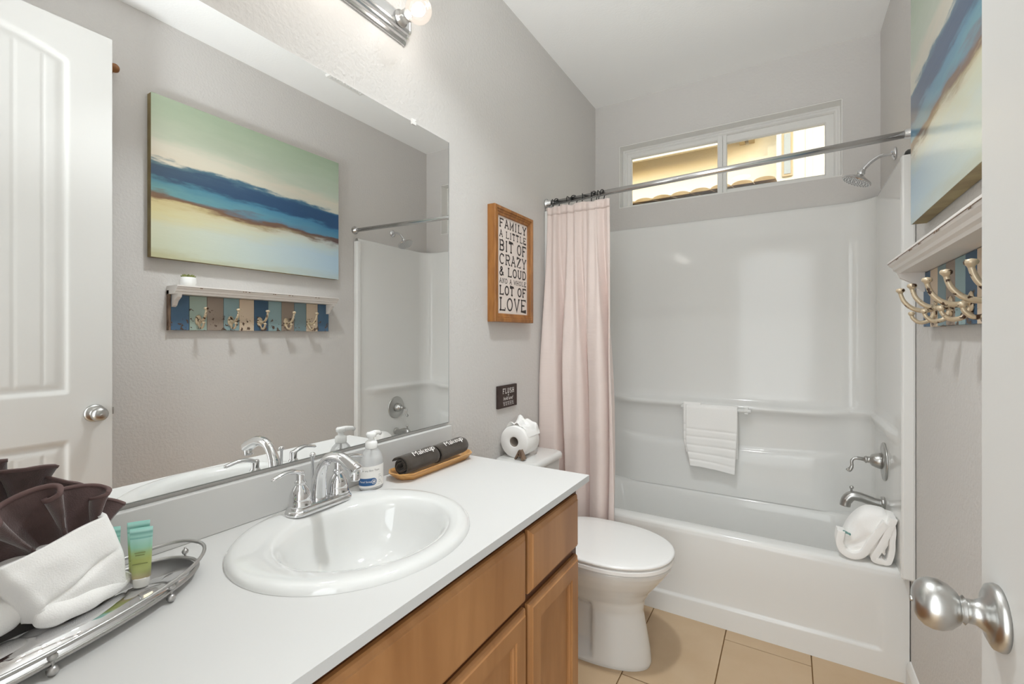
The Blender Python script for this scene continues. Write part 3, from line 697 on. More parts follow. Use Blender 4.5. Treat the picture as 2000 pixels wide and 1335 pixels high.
# faucet
FX, FYc, FZ = .098, .708, CZ + .0155
fau = thing('faucet', (FX, FYc, FZ), 'chrome two-handle faucet with an arched spout at the back of the sink', 'faucet')
q = MB()
def stad(hw, hl, z, n=40):
    L = []
    for i in range(n):
        a = 2 * pi * i / n; L.append((FX + hw * cos(a), FYc + math.copysign(hl - hw, sin(a)) * (1 if abs(sin(a)) > 1e-6 else 0) + hw * sin(a), z))
    return L
q.loft([stad(.028, .085, FZ - .002), stad(.029, .086, FZ + .003), stad(.027, .084, FZ + .007), stad(.0245, .081, FZ + .009), stad(.0245, .081, FZ + .013), stad(.021, .077, FZ + .018)]); q.build('base_plate', M['chrome'], fau, auto=40)
for s_ in (-1, 1):
    c = (FX, FYc + s_ * .052, FZ + .016)
    q = MB(); q.lathe([(.0260, 0), (.0260, .004), (.0240, .006), (.0242, .016), (.0222, .028), (.0175, .039), (.0118, .047), (.0105, .050), (.0135, .053), (.0105, .057), (.009, .060), (.0095, .075), (.008, .079), (.001, .080)], 'z', c, 28)
    o = q.build('handle_body', M['chrome'], fau)
    dy = s_
    q = MB(); q.tube(bez([(c[0], c[1] - dy * .004, c[2] + .070), (c[0] + .001, c[1] + dy * .010, c[2] + .079), (c[0] + .003, c[1] + dy * .034, c[2] + .084), (c[0] + .005, c[1] + dy * .058, c[2] + .080), (c[0] + .006, c[1] + dy * .072, c[2] + .076)], 6),
        [.0095] * 5 + [.0085] * 6 + [.0075] * 8 + [.007] * 4 + [.004] * 2, 14, flat=[(.62, 1.0)] * 25); q.build('lever', M['chrome'], o)
q = MB(); path_ = bez([(FX - .004, FYc, FZ + .012), (FX - .004, FYc, FZ + .045), (FX + .006, FYc, FZ + .085), (FX + .034, FYc, FZ + .118), (FX + .076, FYc, FZ + .124), (FX + .118, FYc, FZ + .108), (FX + .132, FYc, FZ + .099)], 7)
nn = len(path_); rr = [lerp(.021, .0125, sstep(0, .45, i / nn)) + .003 * sstep(.6, .95, i / nn) for i in range(nn)]
q.tube(path_, rr, 20, flat=[(1, lerp(.85, 1.12, i / nn)) for i in range(nn)]); q.lathe([(.0115, FZ + .080), (.0125, FZ + .104), (.001, FZ + .104)], 'z', (FX + .124, FYc, 0), 18, cap=False)
q.build('spout', M['chrome'], fau)
q = MB(); q.lathe([(.0035, FZ + .015), (.0035, FZ + .110), (.006, FZ + .113), (.0075, FZ + .118), (.005, FZ + .122), (.001, FZ + .123)], 'z', (FX - .028, FYc, 0), 16); q.build('lift_rod', M['chrome'], fau)

# soap bottle
BX, BYc = .070, .892
soap = thing('soap_bottle', (BX, BYc, CZ), 'clear pump soap bottle with a blue label behind the faucet', 'soap bottle')
q = MB(); bs = .72
bz = CZ + .016 if False else CZ + .001
prof = [(.001, .0), (.032, .0), (.036, .003), (.0365, .010), (.0365, .070), (.034, .085), (.027, .099), (.018, .108), (.0135, .112), (.0135, .116)]
q.lathe([(r, bz + h) for r, h in prof], 'z', (BX, BYc, 0), 40, cap=False, sx=bs); q.build('bottle', M['soap_plastic'], soap)
q = MB(); q.lathe([(r, bz + h) for r, h in ((.001, .002), (.033, .003), (.0355, .010), (.0355, .070), (.032, .085), (.001, .085))], 'z', (BX, BYc, 0), 36, cap=False, sx=bs); q.build('liquid', M['soap_liquid'], soap)
q = MB(); q.lathe([(r, bz + h) for r, h in ((.0155, .110), (.0165, .112), (.0165, .126), (.013, .130), (.008, .132), (.008, .140), (.0135, .142), (.014, .150), (.011, .154), (.001, .155))], 'z', (BX, BYc, 0), 28)
q.tube([(BX, BYc, bz + .148), (BX - .004, BYc + .016, bz + .149), (BX - .008, BYc + .034, bz + .147), (BX - .009, BYc + .042, bz + .142)], [.008, .0075, .006, .005], 12)
lab(q.build('pump', M['plastic'], soap), 'white pump top')
q = MB(); q.tube([(BX, BYc, bz + .01), (BX, BYc, bz + .115)], .003, 8); q.build('dip_tube', M['grey_print'], soap)
def onb(a, h, r=.0370):                     # a = angle around bottle; 0 faces the camera side
    t = radians(-38) + a; return (BX + r * bs * cos(t), BYc + r * sin(t), bz + h)
q = MB(); q.grid(lambda i, j: onb(lerp(-1.35, 1.9, i), lerp(.008, .066, j), .0369), 40, 2); lb = q.build('label', M['white_print'], soap)
q = MB(); vs = []; nA = 24
def pill(i, j):
    a = lerp(-1.30, .55, i); h0, h1 = .014, .034; r_ = (h1 - h0) / 2; d = (.55 - a) * .033
    e = r_ * (sqrt(max(0, 1 - (1 - min(1, d / r_)) ** 2))) ; mid = (h0 + h1) / 2
    return onb(a, lerp(mid - e, mid + e, j), .0372)
q.grid(pill, 40, 2); q.build('label_badge', M['blue_print'], lb)
q = MB(); font_text(q, 'Hand Soap', .040, .0065, lambda x, y: onb(-.98 + x / .036, .021 + y, .0374), 0)
for t in range(24): a0, a1 = 2 * pi * t / 24, 2 * pi * (t + 1) / 24; q.add([onb(.30 + r * cos(a) / .036, .024 + r * sin(a), .0374) for r, a in ((.0065, a0), (.0065, a1), (.0055, a1), (.0055, a0))], [(0, 1, 2, 3)], 0, False)
for dx_ in (-.002, .0018): q.add([onb(.30 + (dx_ + x) / .036, .024 + z, .0374) for x, z in ((-.0012, -.003), (.0012, -.003), (.0018, .003), (-.0006, .003))], [(0, 1, 2, 3)], 0, False)
q.build('badge_lettering', M['white_print'], lb)
q = MB(); font_text(q, 'For any Skin Type', .056, .0062, lambda x, y: onb(-.78 + x / .036, .051 + y, .0373), 0)
for t in range(6): q.add([onb(a, .014 + .005 * t + h, .0373) for a, h in ((.72, 0), (1.12 - .1 * (t % 3), 0), (1.12 - .1 * (t % 3), .0009), (.72, .0009))], [(0, 1, 2, 3)], 0, False)
q.build('label_lettering', M['grey_print'], lb)

# bamboo tray with two rolled makeup towels
def oct_loop(cx, cy, hx, hy, ch, z):
    ch = min(ch, hx * .9); L = []
    for sx_, sy_ in ((1, 1), (-1, 1), (-1, -1), (1, -1)):
        p = [(cx + sx_ * hx, cy + sy_ * (hy - ch)), (cx + sx_ * (hx - ch), cy + sy_ * hy)]
        if sx_ * sy_ < 0: p = p[::-1]
        a, b_ = Vector(p[0]), Vector(p[1])
        for t in (-.12, .12, .5, .88, 1.12):
            if 0 <= t <= 1: L.append((*a.lerp(b_, t), z))
    return L
TX, TYc = .090, 1.130
tr = thing('bamboo_tray', (TX, TYc, CZ), 'small amber bamboo tray by the backsplash under two dark rolls', 'tray')
q = MB(); q.loft([oct_loop(TX, TYc, .036, .152, .030, CZ + .0005), oct_loop(TX, TYc, .050, .172, .036, CZ + .018), oct_loop(TX, TYc, .053, .177, .037, CZ + .0235), oct_loop(TX, TYc, .050, .173, .036, CZ + .0245), oct_loop(TX, TYc, .046, .166, .034, CZ + .018), oct_loop(TX, TYc, .035, .149, .028, CZ + .006)]); q.build('dish', M['bamboo'], tr, auto=35)
def roll_towel(y0, y1, rx, dz, lbl, tilt, seed):
    t = thing('rolled_towel', (TX, (y0 + y1) / 2, CZ + .007), lbl, 'towel', 'makeup towels on the bamboo tray')
    cz = CZ + .0075 + rx + dz; q = MB(); turns = 2.6; n_ = 90; ny_ = 10
    def fn(i, j):
        a = -radians(60) + turns * 2 * pi * i; r = lerp(.007, rx - .002, i) ; y = lerp(y0, y1, j)
        w = .0016 * noise.noise(Vector((cos(a) * 2, sin(a) * 2 + seed, j * 4)))
        r2 = r * (1 + .05 * sin(2 * a + .6)) + w
        yy = y + (.004 * sin(a * .7 + seed) if j in (0, 1) else 0)
        return (TX + .002 + r2 * cos(a) * 1.06, yy, cz + r2 * sin(a) * .97 + tilt * (j - .5))
    q.grid(fn, n_, ny_); o = q.build('cloth', M['black_towel'], t, solid=.0036)
    md = o.modifiers.new('round', 'BEVEL'); md.width = .0015; md.segments = 2; md.limit_method = 'ANGLE'; md.angle_limit = radians(60)
    q = MB(); L_ = (y1 - y0) * .66; ym = lerp(y0, y1, .22)
    def put(x, y):
        a = radians(38) + (y) / rx; rr_ = rx + .0028
        jj = (ym + x - y0) / (y1 - y0); i_ = 1
        r2 = rr_ * (1 + .05 * sin(2 * a + .6))
        return (TX + .002 + r2 * cos(a) * 1.06, ym + x, cz + r2 * sin(a) * .97 + tilt * (jj - .5))
    font_text(q, 'Makeup', L_, .0225, put, shear=.25); lab(q.build('lettering', M['white_print'], t), 'white script lettering')
roll_towel(.982, 1.124, .0335, 0, 'dark rolled makeup towel nearer the sink, spiral end showing', .003, 1.0)
roll_towel(1.130, 1.270, .0330, .001, 'dark rolled makeup towel at the toilet end of the tray', .004, 5.0)

# wire tray with mirror plate, set askew on the counter
QX, QY, QA, QB, QROT = .187, .206, .088, .222, radians(17)
def askew(o): o.rotation_euler = (0, 0, QROT); return o
def onq(u, v): return (QX + cos(QROT) * v - sin(QROT) * u, QY + sin(QROT) * v + cos(QROT) * u)
wt = askew(thing('wire_tray', (QX, QY, CZ), 'oval nickel wire tray with mirrored base at the near end of the counter', 'tray'))
def oval(ax, ay, z, n=80, e=.80, zf=None):
    L = []
    for i in range(n):
        a = 2 * pi * i / n; c_, s_ = cos(a), sin(a)
        L.append((QX + ax * math.copysign(abs(c_) ** e, c_), QY + ay * math.copysign(abs(s_) ** .92, s_), z if zf is None else zf(s_)))
    return L
q = MB(); q.loft([oval(QA - .006, QB - .010, CZ + .0125), oval(QA - .006, QB - .010, CZ + .0155)]); lab(q.build('base_plate', M['tray_mirror'], wt), 'mirrored base plate')
q = MB(); q.tube(oval(QA - .002, QB - .006, CZ + .0165), .0030, 10, closed=True); q.build('base_ring', M['satin'], wt)
q = MB(); q.tube(oval(QA + .003, QB + .006, 0, zf=lambda s_: CZ + .032 + .010 * abs(s_) ** 4), .0030, 10, closed=True); q.build('upper_rail', M['satin'], wt)
for a in (31, -9, 146, -38, -85, -146, 95, 184):
    c_, s_ = cos(radians(a)), sin(radians(a)); x = QX + (QA) * math.copysign(abs(c_) ** .80, c_); y = QY + QB * math.copysign(abs(s_) ** .92, s_)
    q = MB(); q.ball((x, y, CZ + .0070), .0065, 14); q.ball((x, y, CZ + .0245), .0055, 14); q.tube([(x, y, CZ + .006), (x, y, CZ + .032)], .002, 8); q.build('ball_foot', M['satin'], wt)

# white towel folded as a pocket, brown washcloth fanned inside; drawn in the tray's own frame (x across, y along)
zb0 = CZ + .0165
tw = askew(thing('folded_bath_towel', (QX, QY, zb0), 'thick white bath towel folded into a pocket on the wire tray', 'towel'))
sg = lambda v, e: math.copysign(abs(v) ** e, v)
def tbody(i, j, cv, cu, hv, hu, hz, flare, seed):
    a = 2 * pi * i; b_ = pi * j
    z = -sg(cos(b_), .6); r_ = sg(max(0, sin(b_)), .42)
    x = sg(cos(a), .6) * r_ * hv; y = sg(sin(a), .55) * r_ * hu; t = (z + 1) / 2
    f = .0045 * noise.noise(Vector((x * 20 + seed, y * 14, z * 1.3)))
    y2 = y * (1 + flare * (t - .5)) - flare * .020 * (t - .5)
    return (QX + cv + x * (1 - .06 * z) + f, QY + cu + y2 + f, max(zb0, zb0 + hz + z * hz + f))
q = MB(); q.grid(lambda i, j: tbody(i, j, -.052, .044, .048, .066, .050, .34, 3), 80, 44); q.build('towel_body', M['white_towel'], tw)
q = MB(); q.grid(lambda i, j: tbody(i, j, -.085, -.075, .042, .072, .052, .05, 9), 60, 36); q.build('side_roll', M['white_towel'], tw)
def pocket(i, j):
    t = j; ul = lerp(-.004, -.050, t ** 1.2); ur = lerp(.111, .093, t ** 1.5); u = lerp(ul, ur, i)
    zt = lerp(.097, .118, sstep(0, 1, i)); z = zb0 + .012 + (zt - .004) * t
    edge = min(i, 1 - i); vv = .001 + .008 * sin(pi * min(1, t * 1.15)) - .030 * (1 - sstep(0, .10, edge)) ** 2
    vv -= .009 * math.exp(-((t - .20 - .36 * i) / .040) ** 2) * sstep(.0, .25, i) * (1 - sstep(.72, .95, i))
    vv += .006 * noise.noise(Vector((i * 3.2, t * 3, 7)))
    return (QX + vv - .010 * t, QY + u, z)
q = MB(); q.grid(pocket, 60, 50); q.build('pocket_front', M['white_towel'], tw, solid=.009)
def roll_edge(pts, rads, name):
    q = MB(); p = bez([(QX + a, QY + b_, zb0 + c_) for a, b_, c_ in pts], 10); n_ = len(p)
    q.tube(p, [lerp(rads[0], rads[1], t / (n_ - 1)) * (1 - .55 * (abs(2 * t / (n_ - 1) - 1) ** 8)) + .0015 * noise.noise(Vector((t * .2, 1, 2))) for t in range(n_)], 18); return q.build(name, M['white_towel'], tw)
roll_edge([(-.020, .126, .012), (-.006, .100, .013), (.004, .060, .015), (.004, .020, .017), (-.006, -.006, .020)], (.011, .017), 'bottom_fold')
roll_edge([(-.052, -.004, .026), (-.044, -.040, .030), (-.046, -.100, .030)], (.026, .032), 'side_fold')
br = askew(thing('fanned_washcloth', (QX, QY, zb0 + .06), 'dark brown washcloth pleated into a fan in the white towel pocket', 'washcloth'))
def fan(i, j):
    # pleats radiate from a pivot inside the pocket, zigzag in depth growing outward
    n_ = 4.6; ph = i * n_ * 2 * pi + 2.2
    tri = math.asin(max(-1, min(1, sin(ph) * .99))) / (pi / 2); tri = .7 * tri + .3 * sin(ph)
    th = radians(lerp(-88, 34, i)) + radians(9) * cos(ph) * j
    R = lerp(.030, lerp(.175, .118, i) * (1 + .05 * cos(ph + .8)) + .016 * sin(pi * i), j)
    amp = lerp(.005, .026, j ** .9)
    x = -.042 + amp * tri + .004 * noise.noise(Vector((i * 9, j * 3, 0)))
    return (QX + x, QY + .060 + R * sin(th), zb0 + .036 + R * cos(th) * (.95 + .04 * tri))
q = MB(); q.grid(fan, 280, 22); o = q.build('pleats', M['brown_towel'], br, solid=.005)
md = o.modifiers.new('round', 'BEVEL'); md.width = .0022; md.segments = 2; md.limit_method = 'ANGLE'; md.angle_limit = radians(60)
q = MB(); q.grid(lambda i, j: fan(i, lerp(.955, 1.002, j)), 280, 2); q.build('hem', mat('brown_hem', srgb(108, 86, 84), .95), br, solid=.0066)

# toiletry tubes
M['tube'] = mat('tube_print', (.5, .6, .5), .3)
nt = M['tube'].node_tree; b = nt.nodes['Principled BSDF']; tc = nt.nodes.new('ShaderNodeTexCoord'); sp_ = nt.nodes.new('ShaderNodeSeparateXYZ'); rp = nt.nodes.new('ShaderNodeValToRGB')
nt.links.new(tc.outputs['Generated'], sp_.inputs[0]); nt.links.new(sp_.outputs['Z'], rp.inputs['Fac']); nt.links.new(rp.outputs['Color'], b.inputs['Base Color'])
els = rp.color_ramp.elements; els[0].position = 0; els[0].color = (*srgb(206, 190, 150), 1); els[1].position = 1; els[1].color = (*srgb(150, 208, 196), 1)
for p_, c_ in ((.14, (176, 184, 120)), (.38, (168, 178, 104)), (.52, (160, 186, 130)), (.62, (150, 200, 176)), (.78, (164, 210, 200)), (.80, (120, 176, 166)), (.84, (160, 208, 198)), (.90, (118, 172, 162)), (.94, (170, 214, 206))):
    e = els.new(p_); e.color = (*srgb(*c_), 1)
def tube_bottle(x, y, rot, ht, lbl):
    t = thing('toiletry_tube', (x, y, zb0), lbl, 'tube', 'small toiletry tubes on the wire tray')
    ca, sa = cos(rot), sin(rot); q = MB(); loops = []
    for z, hw, hd in ((.014, .0125, .0095), (.03, .0130, .009), (.05, .0138, .007), (.068, .0145, .0042), (ht - .006, .0152, .0014), (ht, .0152, .0012)):
        loops.append([(x + ca * hw * cos(2 * pi * k_ / 24) - sa * hd * sin(2 * pi * k_ / 24), y + sa * hw * cos(2 * pi * k_ / 24) + ca * hd * sin(2 * pi * k_ / 24), zb0 + z) for k_ in range(24)])
    q.loft(loops); q.build('tube_body', M['tube'], t)
    q = MB(); q.lathe([(.0105, 0), (.0112, .001), (.0112, .0135), (.0105, .0145)], 'z', (x, y, zb0 + .0003), 24, sx=1, sy=1); lab(q.build('cap', mat('tube_cap', srgb(214, 212, 206), .3), t), 'frosted pale cap')
    q = MB()
    for z, w_ in ((.038, .010), (.052, .006), (.056, .007)): 
        q.add([(x + ca * u - sa * (-.0088), y + sa * u + ca * (-.0088), zb0 + z + v_) for u, v_ in ((-w_, 0), (w_, 0), (w_, .0014), (-w_, .0014))], [(0, 1, 2, 3)], 0, False)
    q.build('print', mat('tube_ink', srgb(132, 140, 84), .5), t)
tube_bottle(*onq(.124, .012), radians(58), .094, 'front teal and green toiletry tube standing on the wire tray')
tube_bottle(*onq(.133, -.006), radians(58), .099, 'second teal tube, just behind the front one on the wire tray')
tube_bottle(*onq(.112, -.040), radians(50), .094, 'teal tube half hidden behind the white towel pocket')

# ================================================================== MIRROR WALL
MY1, MZ0, MZ1 = 1.3116, .9545, 1.974
mi = thing('wall_mirror', (.003, .62, MZ0), 'large frameless wall mirror above the backsplash', 'mirror')
boxobj('glass_sheet', (.0005, .006, FY + .002, MY1, MZ0, MZ1), M['mirror'], mi)
boxobj('channel', (.0005, .0078, FY + .002, MY1 - .002, MZ0 - .0012, MZ0 + .0004), M['mirror_edge'], mi)
q = MB(); q.box(.0005, .0068, MY1, MY1 + .0012, MZ0, MZ1); q.build('edge', M['mirror_edge'], mi)
q = MB(); q.box(.001, .010, 1.120, 1.138, MZ1 - .008, MZ1 + .010); q.ball((.010, 1.134, MZ1 + .006), .003, 8); lab(q.build('clip', M['plastic'], mi, bevel=.002), 'small white plastic mirror clip')

# vanity light bar
lb_ = thing('vanity_light_bar', (.02, .66, 2.20), 'brushed nickel bath light bar with globe bulbs above the mirror', 'light fixture')
y0, y1, zc = .245, 1.080, 2.253
q = MB(); pr = [(.0005, -.048), (.007, -.048), (.010, -.044), (.012, -.037), (.019, -.035), (.022, -.030), (.023, -.025), (.030, -.023), (.033, -.018), (.034, -.013), (.034, .013), (.033, .018), (.030, .023), (.023, .025), (.022, .030), (.019, .035), (.012, .037), (.010, .044), (.007, .048), (.0005, .048)]
q.loft([[(a, y, zc + b_) for a, b_ in pr] for y in (y0, y1)], smooth=False); q.build('back_plate', M['steel'], lb_)
for s_, y in ((1, y1), (-1, y0)):
    q = MB(); q.loft([[(a * f, y + s_ * d_, zc + b_ * f) for a, b_ in pr] for d_, f in ((0, 1.0), (.004, 1.04), (.009, 1.0), (.013, .8))], smooth=False); q.build('end_cap', M['steel'], lb_)
BZ = zc + .001
for y in (1.040, .786, .532, .286):
    q = MB(); q.lathe([(.026, .034), (.025, .040), (.019, .044), (.019, .066), (.020, .068), (.014, .069)], 'x', (0, y, BZ), 24); so = q.build('socket', M['nickel'], lb_)
    q = MB(); q.lathe([(.0125, .062), (.013, .070), (.018, .076), (.030, .084), (.0375, .097), (.040, .110), (.0375, .124), (.030, .137), (.018, .146), (.008, .1495), (.001, .150)], 'x', (0, y, BZ), 32, cap=False); bu = q.build('bulb', M['bulb_glass'], lb_)
    q = MB(); q.ball((.108, y, BZ), .015, 16); q.tube([(.066, y, BZ), (.10, y, BZ)], .003, 8); q.build('filament', M['bulb_core'], bu)
    light('bulb_light', 'POINT', (.108, y, BZ), BULB_POWER, (1, .96, .90), size=.02)

# ceiling lamp and exhaust fan (seen only as reflections)
cl = thing('ceiling_lamp', (.70, 1.15, H - .012), 'round recessed ceiling lamp over the middle of the room', 'light fixture')
q = MB(); q.lathe([(.095, H - .001), (.095, H - .006), (.078, H - .010), (.074, H - .004), (.074, H - .001)], 'z', (.70, 1.15, 0), 36, cap=False); q.build('trim_ring', M['trim'], cl)
q = MB(); q.lathe([(.001, H - .0045), (.074, H - .0045), (.074, H - .003)], 'z', (.70, 1.15, 0), 36); q.build('diffuser', M['lamp_disc'], cl)
ef = thing('exhaust_fan', (1.05, 1.78, H - .015), 'square white exhaust fan grille on the ceiling', 'fan')
q = MB(); q.nested((0, 0, H - .0005), (1, 0, 0), (0, 1, 0), (0, 0, -1), .925, 1.170, 1.658, 1.904, [(0, 0), (.004, .012), (.018, .014), (.024, .006)], cap=True); q.build('grille_frame', M['trim'], ef)
for t in range(9): boxobj('slat', (.955, 1.140, 1.688 + .022 * t, 1.700 + .022 * t, H - .016, H - .009), M['trim'], ef)

# FAMILY sign
M['fam'] = M['sign_face']
fs = thing('family_sign', (.02, 1.735, 1.328), 'wood-framed quote sign on the wall beside the shower curtain', 'sign')
Y0, Y1, Z0, Z1 = 1.572, 1.900, 1.328, 1.814
q = MB(); q.nested((0, 0, 0), (0, 1, 0), (0, 0, 1), (1, 0, 0), Y0, Y1, Z0, Z1, [(0, .036), (.002, .039), (.014, .040), (.016, .036), (.022, .0365), (.025, .032), (.034, .0315), (.037, .024)], cap=False, back=.0006); q.build('frame', M['frame_wood'], fs)
bd = boxobj('board', (.012, .0245, Y0 + .030, Y1 - .030, Z0 + .030, Z1 - .030), M['sign_face'], fs)
q = MB(); a0, a1, b0, b1 = Y0 + .054, Y1 - .047, Z0 + .037, Z1 - .037; hh = b1 - b0
for txt, t0, t1, wd in (('FAMILY', .020, .115, .0062), ('A LITTLE', .140, .215, .0046), ('BIT OF', .238, .358, .0072), ('CRAZY', .380, .495, .0062), ('& LOUD', .515, .615, .0066), ('AND A WHOLE', .636, .688, .0032), ('LOT OF', .708, .812, .0072), ('LOVE', .832, .975, .0078)):
    slab_text(q, txt, a0, a1, b1 - hh * t1, b1 - hh * t0, wd, lambda y, z: (.0249, y, z))
q.build('lettering', M['black_print'], bd, fixn=False)

# flush sign
fg = thing('flush_sign', (.01, 1.715, .955), 'small dark square flush sign on the wall above the toilet tank', 'sign')
b_ = boxobj('plaque', (.0006, .012, 1.637, 1.793, .956, 1.053), M['sign_dark'], fg, bevel=.0015)
b_.location.z += 0
q = MB(); slab_text(q, 'FLUSH', 1.672, 1.766, 1.017, 1.040, .0032, lambda y, z: (.0123, y, z))
slab_text(q, '&', 1.713, 1.725, 1.007, 1.014, .0012, lambda y, z: (.0123, y, z))
font_text(q, 'hold and', .082, .0155, lambda x, y: (.0123, 1.676 + x, .989 + y), shear=.35)
for t in range(4):
    for s_ in range(5): q.box(.0121, .0124, 1.674 + .018 * s_ + .002 * t, 1.688 + .018 * s_ + .001 * t, .980 - .0048 * t, .9814 - .0048 * t)
q.build('lettering', M['white_print'], b_, fixn=False)

# ================================================================== RIGHT WALL (also seen in the mirror)
M['painting'] = mat('seascape_paint', (.5, .5, .5), .40, coat=.45)
M['painting'].node_tree.nodes['Principled BSDF'].inputs['Coat Roughness'].default_value = .16
nt = M['painting'].node_tree; b = nt.nodes['Principled BSDF']; N_ = nt.nodes.new; Lk = nt.links.new
tc = N_('ShaderNodeTexCoord'); sp_ = N_('ShaderNodeSeparateXYZ'); Lk(tc.outputs['Generated'], sp_.inputs[0])
mp = N_('ShaderNodeMapping'); mp.inputs['Scale'].default_value = (1, 2.2, 9); Lk(tc.outputs['Generated'], mp.inputs['Vector'])
n1 = N_('ShaderNodeTexNoise'); n1.inputs['Scale'].default_value = 1.6; n1.inputs['Detail'].default_value = 7; n1.inputs['Roughness'].default_value = .6; Lk(mp.outputs[0], n1.inputs['Vector'])
def math_(op, a, b_, c=None):
    m = N_('ShaderNodeMath'); m.operation = op
    for i, v in enumerate((a, b_) if c is None else (a, b_, c)):
        if isinstance(v, (int, float)): m.inputs[i].default_value = v
        else: Lk(v, m.inputs[i])
    return m.outputs[0]
tilt = math_('MULTIPLY_ADD', sp_.outputs['Y'], .035, sp_.outputs['Z'])
fac = math_('MULTIPLY_ADD', math_('SUBTRACT', n1.outputs['Fac'], .5), .17, math_('SUBTRACT', tilt, .018))
def ramp(stops):
    r = N_('ShaderNodeValToRGB'); e = r.color_ramp.elements
    e[0].position = stops[0][0]; e[0].color = (*srgb(*stops[0][1]), 1); e[1].position = stops[-1][0]; e[1].color = (*srgb(*stops[-1][1]), 1)
    for p_, c_ in stops[1:-1]: k_ = e.new(p_); k_.color = (*srgb(*c_), 1)
    Lk(fac, r.inputs['Fac']); return r.outputs['Color']
left = ramp([(0, (186, 184, 146)), (.05, (200, 204, 178)), (.18, (206, 208, 182)), (.26, (212, 202, 152)), (.325, (206, 190, 140)), (.345, (128, 96, 66)), (.375, (116, 88, 68)), (.40, (104, 150, 150)), (.46, (76, 128, 142)), (.485, (52, 76, 98)), (.55, (60, 82, 100)), (.585, (84, 112, 120)), (.605, (216, 206, 186)), (.68, (218, 212, 194)), (.75, (194, 202, 180)), (.9, (176, 190, 164)), (1, (166, 182, 156))])
right = ramp([(0, (186, 200, 200)), (.08, (178, 204, 220)), (.2, (174, 202, 222)), (.27, (186, 206, 210)), (.30, (188, 196, 196)), (.325, (88, 66, 66)), (.355, (96, 76, 74)), (.375, (78, 140, 172)), (.45, (62, 128, 170)), (.475, (22, 74, 122)), (.56, (26, 80, 128)), (.58, (70, 120, 150)), (.60, (208, 210, 198)), (.66, (214, 210, 194)), (.72, (188, 202, 186)), (.88, (172, 190, 168)), (1, (158, 178, 152))])  # lower stops bluer: sky sheen from the window put into the paint colour
mx = N_('ShaderNodeMix'); mx.data_type = 'RGBA'; Lk(sp_.outputs['Y'], mx.inputs['Factor']); Lk(left, mx.inputs['A']); Lk(right, mx.inputs['B'])
Lk(mx.outputs['Result'], b.inputs['Base Color'])
bp = N_('ShaderNodeBump'); bp.inputs['Strength'].default_value = .3; bp.inputs['Distance'].default_value = .004; Lk(n1.outputs['Fac'], bp.inputs['Height']); Lk(bp.outputs['Normal'], b.inputs['Normal'])
M['canvas_edge'] = mat('canvas_edge', srgb(150, 134, 90), .6, var=(14, srgb(118, 98, 62), .2))
pt = thing('painting', (W - .02, 1.43, 1.627), 'wide abstract seascape canvas on the right wall above the hook shelf', 'painting')
PY0, PY1, PZ0, PZ1 = .928, 1.934, 1.627, 2.370
boxobj('canvas', (W - .0405, W - .003, PY0 + .0008, PY1 - .0008, PZ0 + .0008, PZ1 - .0008), M['canvas_edge'], pt)
boxobj('painted_face', (W - .0418, W - .0405, PY0, PY1, PZ0, PZ1), M['painting'], pt)

# shelf with striped plank back and five double hooks
rk = thing('hook_shelf', (W - .03, 1.445, 1.295), 'white shelf over striped beach planks with five double coat hooks', 'shelf')
KY0, KW, KZ0, KZ1 = 1.013, .0785, 1.296, 1.462
def chipped(name, c):
    m = mat(name, srgb(*c), .6); nt = m.node_tree; b = nt.nodes['Principled BSDF']
    g = nt.nodes.new('ShaderNodeNewGeometry'); sp = nt.nodes.new('ShaderNodeSeparateXYZ'); nt.links.new(g.outputs['Position'], sp.inputs[0])
    t = nt.nodes.new('ShaderNodeTexNoise'); t.inputs['Scale'].default_value = 62; t.inputs['Detail'].default_value = 4; nt.links.new(g.outputs['Position'], t.inputs['Vector'])
    ad = nt.nodes.new('ShaderNodeMath'); ad.operation = 'MULTIPLY_ADD'; nt.links.new(sp.outputs['Z'], ad.inputs[0]); ad.inputs[1].default_value = -1.6; ad.inputs[2].default_value = 1.6 * 1.36
    s2 = nt.nodes.new('ShaderNodeMath'); s2.operation = 'ADD'; nt.links.new(t.outputs['Fac'], s2.inputs[0]); nt.links.new(ad.outputs[0], s2.inputs[1])
    r = nt.nodes.new('ShaderNodeValToRGB'); r.color_ramp.elements[0].position = .64; r.color_ramp.elements[1].position = .67
    r.color_ramp.elements[0].color = (*srgb(*c), 1); r.color_ramp.elements[1].color = (*srgb(86, 66, 52), 1)
    nt.links.new(s2.outputs[0], r.inputs['Fac']); nt.links.new(r.outputs['Color'], b.inputs['Base Color']); return m
PCOL = {'blue': chipped('plank_blue', (74, 104, 132)), 'sage': chipped('plank_sage', (158, 176, 166)), 'taupe': chipped('plank_taupe', (148, 134, 122)), 'aqua': chipped('plank_aqua', (138, 164, 168)), 'cream': chipped('plank_cream', (206, 188, 166)), 'navy': chipped('plank_navy', (62, 92, 118)), 'slate': chipped('plank_slate', (120, 142, 148))}
for n_, c_ in enumerate(('blue', 'sage', 'taupe', 'aqua', 'cream', 'navy', 'aqua', 'taupe', 'slate', 'cream', 'blue')):
    y = KY0 + KW * n_; boxobj('plank', (W - .022, W - .003, y + .0008, y + KW - .0008, KZ0 + random.uniform(-.001, .001), KZ1), PCOL[c_], rk, bevel=.0012)
boxobj('end_plank', (W - .024, W - .003, KY0 - .009, KY0 - .0005, KZ0 - .001, KZ1 + .02), M['driftwood'], rk)
M['shelf_paint'] = mat('distressed_white', srgb(228, 224, 220), .5)
q = MB(); SP = [(W - .003, 1.464), (W - .084, 1.464), (W - .086, 1.472), (W - .094, 1.476), (W - .096, 1.484), (W - .104, 1.490), (W - .108, 1.498), (W - .108, 1.503), (W - .003, 1.503)]
ysh0, ysh1 = 1.004, 1.886
